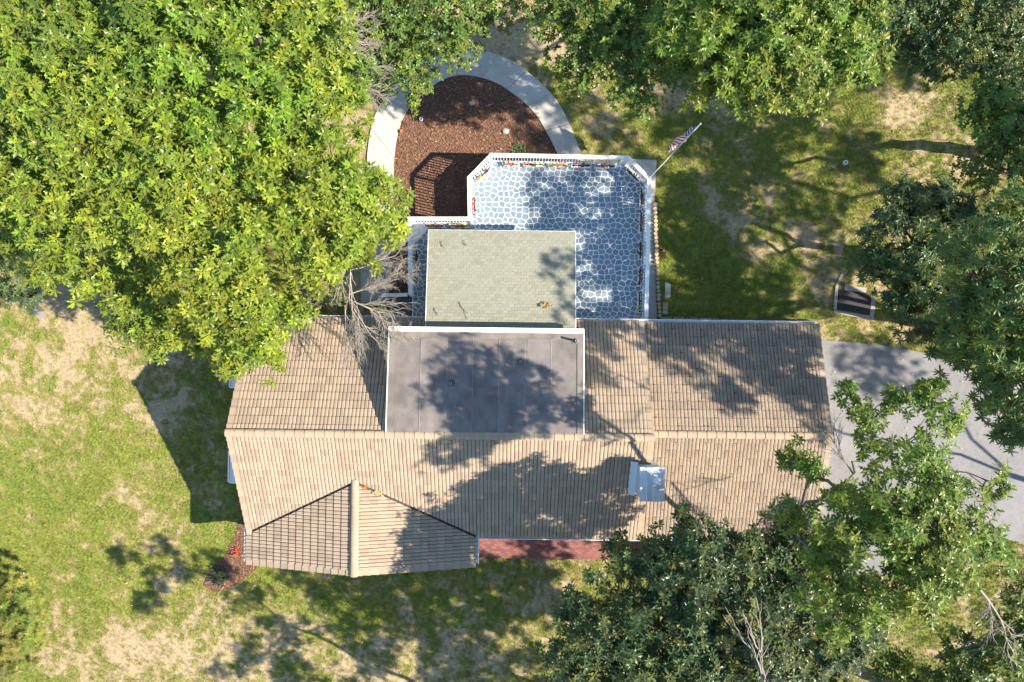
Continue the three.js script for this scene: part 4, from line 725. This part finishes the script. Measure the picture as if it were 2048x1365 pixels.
// lobes: [px, py, height, radius, flatness?]
function tree(name, label, group, seedN, base, lobes, o) {
  srand(seedN);
  const g = thing(name, label, 'tree', group), kind = o.kind || 'oak';
  lobes = lobes.map((l) => l.p ? l : { p: (() => { const c = at(l[0], l[1], l[2]); return [c.x, c.y, c.z]; })(), r: l[3], flat: l[4] });
  const cen = lobes.map((l) => V(...l.p)); const mid = cen.reduce((s, p) => s.add(p), V(0, 0, 0)).multiplyScalar(1 / cen.length);
  const tr = o.trunk || 0.24, forkH = Math.max(1.2, mid.y * 0.42), fork = V(base[0] + (mid.x - base[0]) * 0.28, forkH, base[1] + (mid.z - base[1]) * 0.28);
  { const t = new Tubes(); t.add(wander(V(base[0], -0.1, base[1]), fork, 6, 0.12), tr * 1.25, tr * 0.8, 10); part('trunk', t.geo(), bark.live, g); }
  const mats = [], cols = [], Mx = new THREE.Matrix4(), q = new THREE.Quaternion(), Y = V(0, 1, 0), q2 = new THREE.Quaternion();
  const c0 = o.color, dens = o.dens ?? 1;
  const order = cen.map((c, k) => k).sort((a, b) => cen[a].distanceTo(fork) - cen[b].distanceTo(fork)), done = [], level = {};
  order.forEach((li) => {   // each limb springs from the nearest limb already grown
    const { r, flat = o.flat ?? 0.55 } = lobes[li], C = cen[li], lim = new Tubes(); let join = fork, lv = 0, bestD = C.distanceTo(fork) * (done.length < 2 ? 0.4 : 0.95);
    for (const k of done) { const d = C.distanceTo(cen[k]); if (d < bestD) { bestD = d; join = cen[k]; lv = level[k] + 1; } }
    done.push(li); level[li] = lv; const lr = tr * 0.46 * Math.pow(0.66, lv), end = C.clone().add(V(0, -r * flat * 0.45, 0)); C.y -= 0;
    const limbPts = wander(join === fork ? fork : join.clone().add(V(0, -0.25, 0)), end, 6, Math.min(0.5, 0.09 * C.distanceTo(join) + 0.06), -0.1); limbPts.splice(0, 1, limbPts[0]); lim.add(limbPts, lr, lr * 0.55, 7);
    const tint = [rr(0.88, 1.12), rr(0.92, 1.08), rr(0.85, 1.15)];
    const nsub = Math.max(4, Math.round(r * r * 10.5 * dens));
    for (let k = 0; k < nsub; k++) {
      const a = rr(0, 6.283), ey = rr(-0.25, 1), rh = Math.sqrt(Math.max(0, 1 - ey * ey)), rf = Math.pow(rnd(), 0.38);
      const d = V(Math.cos(a) * rh, ey, Math.sin(a) * rh), sc = C.clone().add(V(d.x * r * rf, d.y * r * flat * rf, d.z * r * rf));
      const br = wander(limbPts[6 - Math.floor(rnd() * 2)], sc, 3, 0.12); lim.add(br, 0.018, 0.006, 4);
      const rs = rr(0.28, 0.7) * (o.clump ?? 1), nr = Math.round(rr(5, 11) * (o.rich ?? 1));
      const ct = rr(0.8, 1.2), yel = Math.pow(rnd(), 2.5);
      for (let m = 0; m < nr; m++) {
        const a2 = rr(0, 6.283), e2 = rr(-0.45, 1), r2 = Math.sqrt(Math.max(0, 1 - e2 * e2)), e = V(Math.cos(a2) * r2, e2, Math.sin(a2) * r2);
        const p = sc.clone().addScaledVector(e, rs * rr(0.45, 1)); const ax = e.multiplyScalar(0.55).addScaledVector(d, 0.35).add(V(rr(-0.4, 0.4), 0.65 + rr(-0.2, 0.3), rr(-0.4, 0.4))).normalize();
        q.setFromUnitVectors(Y, ax); q2.setFromAxisAngle(Y, rr(0, 6.283)); q.multiply(q2); const s = (o.size ?? 1) * rr(0.75, 1.2); Mx.compose(p, q, V(s, s, s)); mats.push(...Mx.elements);
        const f = ct * rr(0.85, 1.15), y = Math.min(1, yel + (rnd() < 0.06 ? 0.8 : 0));
        cols.push((c0[0] * tint[0] + y * 0.075 * (o.warm ?? 1)) * f, (c0[1] * tint[1] + y * 0.05 * (o.warm ?? 1)) * f, c0[2] * tint[2] * f);
      }
    }
    part('limb', lim.geo(), bark.live, g);
  });
  const n = mats.length / 16, im = new THREE.InstancedMesh(SPRIG[kind], leafMat, n); im.instanceMatrix.array.set(mats); im.instanceColor = new THREE.InstancedBufferAttribute(new Float32Array(cols), 3);
  im.name = 'crown'; shade(im); stuff(im); g.add(im); g.userData.leaves = n; return g;
}
function deadBranch(parent, seedN, a, b, r, spread, depth = 4) {   // bare twigs fanning out
  srand(seedN); const t = new Tubes();
  const grow = (p, q, rad, dep) => { const pts = wander(p, q, 4, p.distanceTo(q) * 0.05, 0.02); t.add(pts, rad, rad * 0.55, dep > 2 ? 6 : 4); if (!dep) return; const L = p.distanceTo(q), dir = q.clone().sub(p).normalize(); const n = dep > 1 ? 5 : 4; for (let k = 0; k < n; k++) { const s = pts[1 + (k % 4)], dd = dir.clone().add(V(rr(-1, 1), rr(-0.5, 0.5), rr(-1, 1)).multiplyScalar(spread)).normalize(); grow(s, s.clone().addScaledVector(dd, L * rr(0.42, 0.68)), Math.max(0.005, rad * 0.55), dep - 1); } };
  grow(a, b, r, depth); return part('dead_branch', t.geo(), bark.dead, parent, 'bare grey dead branch');
}
const YG = [0.18, 0.27, 0.017], MG = [0.09, 0.16, 0.022], DG = [0.05, 0.10, 0.03], BG = [0.062, 0.11, 0.026];
const NW = 'trees massed left of the patio', TOPG = 'trees beyond the far lawn', EG = 'trees on the right by the driveway', SG = 'oaks overhanging the front of the garage';
// --- left mass
const oakA = tree('oak_tree', 'large bright yellow-green oak overhanging the left corner of the roof', NW, 11, [-11.2, -6.6], [[560, 430, 9.6, 2.5], [420, 560, 8.6, 2.0], [520, 650, 7.6, 1.5], [300, 605, 5.8, 1.7], [470, 690, 6.6, 1.1], [370, 668, 5.8, 1.2], [640, 330, 9.4, 2.0], [700, 400, 8.6, 1.2], [640, 520, 8.4, 1.3], [760, 395, 7.4, 0.7], [770, 440, 7.0, 0.55], [740, 500, 7.0, 0.55], [400, 430, 10.0, 2.2], [250, 545, 6.4, 1.4], [545, 715, 6.6, 0.65]], { color: YG, dens: 1.0, warm: 1.2, size: 1.15 });
tree('oak_tree', 'bright yellow-green oak filling the far left of the picture', NW, 12, [-17.5, -9], [[150, 420, 9.6, 2.4], [60, 300, 10, 2.2], [230, 300, 10.6, 2.4], [120, 180, 10.8, 2.2], [330, 330, 10.6, 2.0], [60, 120, 10.4, 2.0], [100, 480, 8.6, 1.3], [-60, 220, 10, 2.0], [40, 420, 8.8, 1.2]], { color: YG, dens: 1.05, warm: 1.2, size: 1.15 });
tree('oak_tree', 'bright green oak at the top left beside the bare grey twigs', NW, 13, [-10.5, -12.2], [[330, 130, 10.6, 2.4], [480, 220, 10.4, 2.2], [560, 110, 10, 2.0], [420, 20, 10.4, 2.2], [620, 210, 9.4, 1.4], [250, 40, 10.6, 2.0], [680, 180, 8.6, 0.8], [610, 40, 9.4, 1.3], [700, 140, 8, 0.55], [540, -60, 10, 1.8], [130, 30, 10.6, 2.0]], { color: [0.145, 0.24, 0.016], dens: 1.05, size: 1.1 });
deadBranch(oakA, 501, at(692, 455, 6.6), at(698, 600, 6.0), 0.05, 0.5, 2);
for (const [k, a, b, c, d, h0, h1] of [[502, 696, 590, 775, 566, 5.9, 5.7], [503, 700, 600, 778, 628, 5.9, 5.6], [504, 695, 600, 742, 672, 5.9, 5.5], [508, 700, 540, 790, 512, 6.1, 5.8], [509, 690, 610, 700, 690, 5.9, 5.5], [505, 640, 30, 715, 40, 8.4, 7.8], [506, 650, 95, 722, 130, 8.3, 7.6], [507, 652, 140, 728, 182, 8.2, 7.4], [510, 660, 60, 725, 90, 8.3, 7.6], [515, 690, 470, 752, 455, 6.6, 6.2]]) deadBranch(oakA, k, at(a, b, h0), at(c, d, h1), 0.026, 0.62, 4);
tree('pale_shrub_tree', 'small pale grey-green tree tucked beside the house corner under the oak', NW, 14, [-9.2, -2.4], [[640, 575, 3.2, 1.0], [610, 590, 3.0, 0.7], [665, 555, 3.4, 0.6]], { color: [0.12, 0.145, 0.07], kind: 'small', trunk: 0.07, size: 0.9 });
tree('leafy_shrub', 'grey-green leafy shrub at the left edge below the oak', NW, 15, [-22.3, -3.6], [[10, 520, 3.4, 1.8], [20, 590, 2.8, 1.2], [-40, 450, 3.6, 1.6], [20, 440, 3.0, 1.1]], { color: [0.06, 0.10, 0.04], kind: 'small', trunk: 0.1, size: 1.1 });
tree('conifer_shrub', 'yellow-green feathery evergreen at the bottom left corner', null, 16, [-22.6, 12.6], [[20, 1240, 2.2, 1.3], [-20, 1280, 2.4, 1.3], [60, 1275, 1.6, 0.8], [0, 1180, 1.8, 0.7], [30, 1300, 1.8, 1.0]], { color: [0.17, 0.19, 0.028], kind: 'needle', trunk: 0.08, size: 1.1, rich: 1.2 });
// --- top
tree('maple_tree', 'mid-green small-leaved tree leaning over the curved path', TOPG, 21, [-5.6, -14.2], [[795, 85, 6.4, 1.7], [895, 40, 6.4, 1.7], [760, 40, 6.8, 1.7], [850, 135, 5.6, 0.65], [835, 185, 5.2, 0.4], [915, 100, 5.6, 0.7], [985, 30, 6, 1.1], [735, 145, 5.8, 0.9], [890, -30, 7, 2.0]], { color: MG, kind: 'small', dens: 0.9, clump: 1.1 });
tree('broadleaf_tree', 'dark green tree at the top centre right of the path', TOPG, 22, [4.2, -14.4], [[1180, 60, 7.4, 1.9], [1270, 110, 7.2, 1.8], [1130, 20, 7.4, 1.6], [1240, 10, 8, 2.0], [1150, 120, 6.6, 1.0], [1350, 60, 8, 1.7], [1300, 170, 6.2, 0.9]], { color: MG, kind: 'small', dens: 1.0, clump: 1.1 });
tree('oak_tree', 'broad sunny green oak at the top right of centre', TOPG, 23, [9.2, -13.6], [[1450, 60, 9.2, 2.1], [1550, 110, 9, 2.0], [1640, 60, 9, 1.9], [1520, 20, 9.6, 2.2], [1420, 130, 8.2, 1.3], [1530, 185, 7.6, 1.0], [1690, 110, 8.2, 1.1], [1700, 10, 8.8, 1.6], [1600, 170, 7.6, 0.8], [1390, 20, 9, 1.5]], { color: [0.12, 0.21, 0.018], dens: 1.05, size: 1.05 });
tree('understory_tree', 'dark shaded tree in the top right corner', TOPG, 24, [18.2, -15], [[1900, 40, 6, 2.2], [1980, 100, 6.4, 2.0], [1820, 20, 6, 1.8], [2040, 60, 6.6, 2.0], [1870, 100, 5, 1.2], [1780, 60, 5, 1.3]], { color: BG, kind: 'small', clump: 1.15 });
tree('understory_tree', 'leafy green tree at the right edge above the shaded lawn', TOPG, 25, [20.6, -8.4], [[2010, 230, 6.4, 1.6], [1985, 300, 5.6, 1.2], [2040, 340, 6, 1.6], [1960, 210, 5.6, 0.9], [2060, 260, 6.4, 1.6], [1960, 340, 4.8, 0.6]], { color: MG, kind: 'small', clump: 1.15 });
// --- right
tree('chestnut_tree', 'tree with long pale narrow leaves at the right edge beside the driveway', EG, 31, [18.5, -0.8], [[1990, 530, 9.6, 1.7], [2040, 620, 9.4, 1.8], [1960, 640, 8.6, 1.4], [2030, 720, 9.0, 1.6], [1940, 560, 8.8, 1.1], [2060, 470, 9.6, 1.5], [2000, 800, 8.0, 1.1], [2050, 850, 7.6, 1.0], [1920, 690, 7.8, 0.9]], { color: [0.085, 0.165, 0.03], kind: 'lance', dens: 1.0, warm: 1.3 });
tree('dark_shade_tree', 'dark green low tree over the lawn beside the ground hatch', EG, 32, [17.2, -3.8], [[1840, 480, 5.4, 1.9], [1800, 450, 5.2, 1.5], [1880, 420, 5.6, 1.4], [1770, 530, 4.6, 1.1], [1860, 560, 5.4, 1.6], [1800, 590, 4.6, 1.0], [1900, 620, 5.2, 1.3], [1740, 510, 4, 0.7], [1840, 640, 4.6, 0.9], [1930, 460, 5.6, 1.3], [1880, 680, 4.8, 0.8]], { color: DG, kind: 'lance', dens: 0.85 });
// --- bottom right
const oakD = tree('oak_tree', 'tall sunny oak covering the driveway end of the garage', SG, 41, [11.4, 12.4], [[1800, 1010, 14, 1.35], [1730, 1070, 13.6, 1.2], [1870, 975, 13.4, 0.8], [1850, 880, 11, 0.7], [1735, 835, 10.4, 0.4], [1745, 890, 10.4, 0.4], [1900, 820, 10.8, 0.42], [1920, 1040, 13.4, 0.75], [1800, 1130, 14, 1.4], [1700, 1180, 13.4, 1.2], [1880, 1120, 13.6, 1.1], [1965, 1100, 12.6, 0.6], [1640, 1075, 12.6, 0.6], [1585, 910, 9.5, 0.2], [1740, 1020, 12.6, 0.6], [1640, 1130, 12.8, 0.9], [1840, 805, 10.4, 0.35], [1985, 965, 11, 0.3], [1785, 800, 10.2, 0.25], [1625, 945, 10, 0.14], [1690, 985, 11, 0.35], [1590, 1030, 11.6, 0.3], [1865, 770, 10, 0.22], [1705, 790, 10, 0.2]], { color: [0.115, 0.205, 0.018], dens: 1.5, trunk: 0.22, size: 0.84, clump: 0.85 });
deadBranch(oakD, 511, at(1708, 950, 10.5), at(1660, 872, 10), 0.03, 0.6, 3);
deadBranch(oakD, 512, at(1960, 1180, 10), at(2010, 1260, 9.6), 0.04, 0.6, 3);
deadBranch(oakD, 513, at(1530, 1400, 10.4), at(1524, 1275, 10.6), 0.05, 0.5, 2);
deadBranch(oakD, 514, at(1870, 1316, 7.4), at(1995, 1283, 8.0), 0.06, 0.4, 2);
deadBranch(oakD, 516, at(1980, 1120, 9), at(1880, 1160, 9), 0.03, 0.5, 2);
tree('oak_tree', 'dark blue-green oak reaching over the front gutter and porch', SG, 42, [4.6, 13.2], [[1330, 1155, 8.6, 1.6], [1420, 1085, 8.6, 1.2], [1250, 1200, 8.4, 1.6], [1420, 1180, 9, 1.7], [1520, 1130, 8.8, 1.3], [1200, 1290, 8.4, 1.5], [1330, 1290, 9, 1.8], [1480, 1280, 9.2, 1.8], [1570, 1070, 8.4, 0.7], [1280, 1130, 8, 0.8], [1250, 1100, 7.6, 0.45], [1150, 1230, 7.8, 0.8], [1560, 1200, 9, 1.3], [1250, 1380, 8.6, 1.7], [1420, 1390, 9, 1.8], [1600, 1330, 9.2, 1.5], [1120, 1330, 8, 0.8], [1610, 1110, 8.8, 1.1], [1640, 1190, 9, 1.2], [1680, 1240, 9, 1.2]], { color: DG, dens: 1.15, trunk: 0.28 });
tree('oak_tree', 'green oak at the bottom right corner with bare lower limbs', SG, 43, [16.5, 15.2], [[1980, 1310, 7.4, 1.6], [2040, 1270, 7.6, 1.5], [1900, 1350, 7.2, 1.2], [1760, 1330, 6.4, 0.8], [2030, 1180, 7.8, 0.8], [1830, 1370, 6.6, 1.1], [1690, 1300, 6.4, 0.8]], { color: [0.09, 0.165, 0.022], dens: 0.95 });
// --- neighbours outside the picture whose shade falls into it
const W = (...l) => l.map(([x, y, z, r]) => ({ p: [x, y, z], r }));
tree('oak_tree', 'tall oak outside the picture to the right, shading the patio', EG, 51, [25.5, 1], W([17.3, 14, -2.3, 1.4], [17.7, 14.4, -0.6, 1.4], [17.5, 14, 1.4, 1.2], [18.0, 14, -4.8, 1.2], [21.2, 13.6, -5, 1.2], [19.6, 14, -6.2, 1.0], [14.6, 14, 0.3, 0.75], [14.9, 14, 1.7, 0.7], [22.7, 14, -3.6, 1.0], [19.0, 14, 0.7, 0.9], [18.9, 14, -3.5, 0.9]), { color: MG, dens: 0.85 });
tree('oak_tree', 'tall oak outside the picture to the right, shading the garage roof', EG, 54, [31, 9], W([17.8, 13, 2.8, 1.2], [20, 13.4, 3.3, 1.5], [22.4, 13, 4.0, 1.5], [24, 13, 2.8, 1.5], [21.4, 12.6, 1.8, 1.2], [23.2, 13, 5.4, 0.9], [18.9, 12.4, 4.6, 0.7], [32, 13, 5, 1.5]), { color: MG, dens: 1.1, trunk: 0.15 });
tree('oak_tree', 'tall oak outside the picture to the right, shading the far lawn', EG, 52, [29, -4], W([25, 14, -5.6, 1.7], [27.4, 14, -3.4, 1.8], [26, 13.6, -0.6, 1.6], [29.6, 14, -6, 1.7], [30, 14, -1.4, 1.8], [32.6, 14, -4, 1.7], [24.2, 13, -2.6, 1.0], [28, 13.4, 1.6, 1.5], [33, 13.6, -8, 1.5], [28, 13.6, -8.6, 1.3], [23.6, 13, -6.8, 1.2], [31.4, 14, 1.4, 1.5], [25.8, 13, 2.6, 1.1]), { color: MG, dens: 0.95 });
tree('oak_tree', 'tall oak outside the picture below, shading the front lawn', SG, 53, [8.5, 17.5], [[1600, 1640, 9, 2.0], [1450, 1580, 9, 1.8], [1750, 1560, 9, 1.7], [1330, 1640, 8.6, 1.6], [1230, 1720, 8, 1.2], [1550, 1760, 9, 1.8], [1254, 1520, 9, 1.5], [1400, 1490, 9, 1.6], [1690, 1790, 9, 1.8], [1560, 1500, 9, 1.5], [1060, 1750, 8.4, 0.9], [1000, 1650, 7.6, 0.7], ...W([11.9, 9, 11.8, 1.3], [10.2, 9, 13.6, 1.4], [8.2, 9, 12.6, 1.2], [12.4, 9, 14.4, 1.4])], { color: DG, dens: 1.05 });

{ // its loose shoots: given by where their shade lies on the lawn
  const sh = [[-17.2, 9.6, 0.3], [-15.8, 10.8, 0.4], [-15.4, 9.2, 0.4], [-14.2, 10.2, 0.35], [-16.3, 11.5, 0.35], [-13, 10.0, 0.5], [-11.4, 11.6, 0.7], [-10.2, 12.6, 0.8], [-11.4, 14, 0.7], [-8.6, 11.2, 0.8], [-7.6, 12.8, 0.6], [-12.6, 14.8, 0.6], [-6, 10.8, 0.9], [-9.6, 10.4, 0.6]].map(([x, z, r]) => ({ p: [x + 10.2, 8.5, z + 2.46], r }));
  tree('oak_tree', 'loose-limbed oak outside the picture below, dappling the left front lawn', SG, 55, [1.5, 17.8], sh, { color: DG, dens: 1.1, trunk: 0.2 });
}

renderer.render(scene, camera);
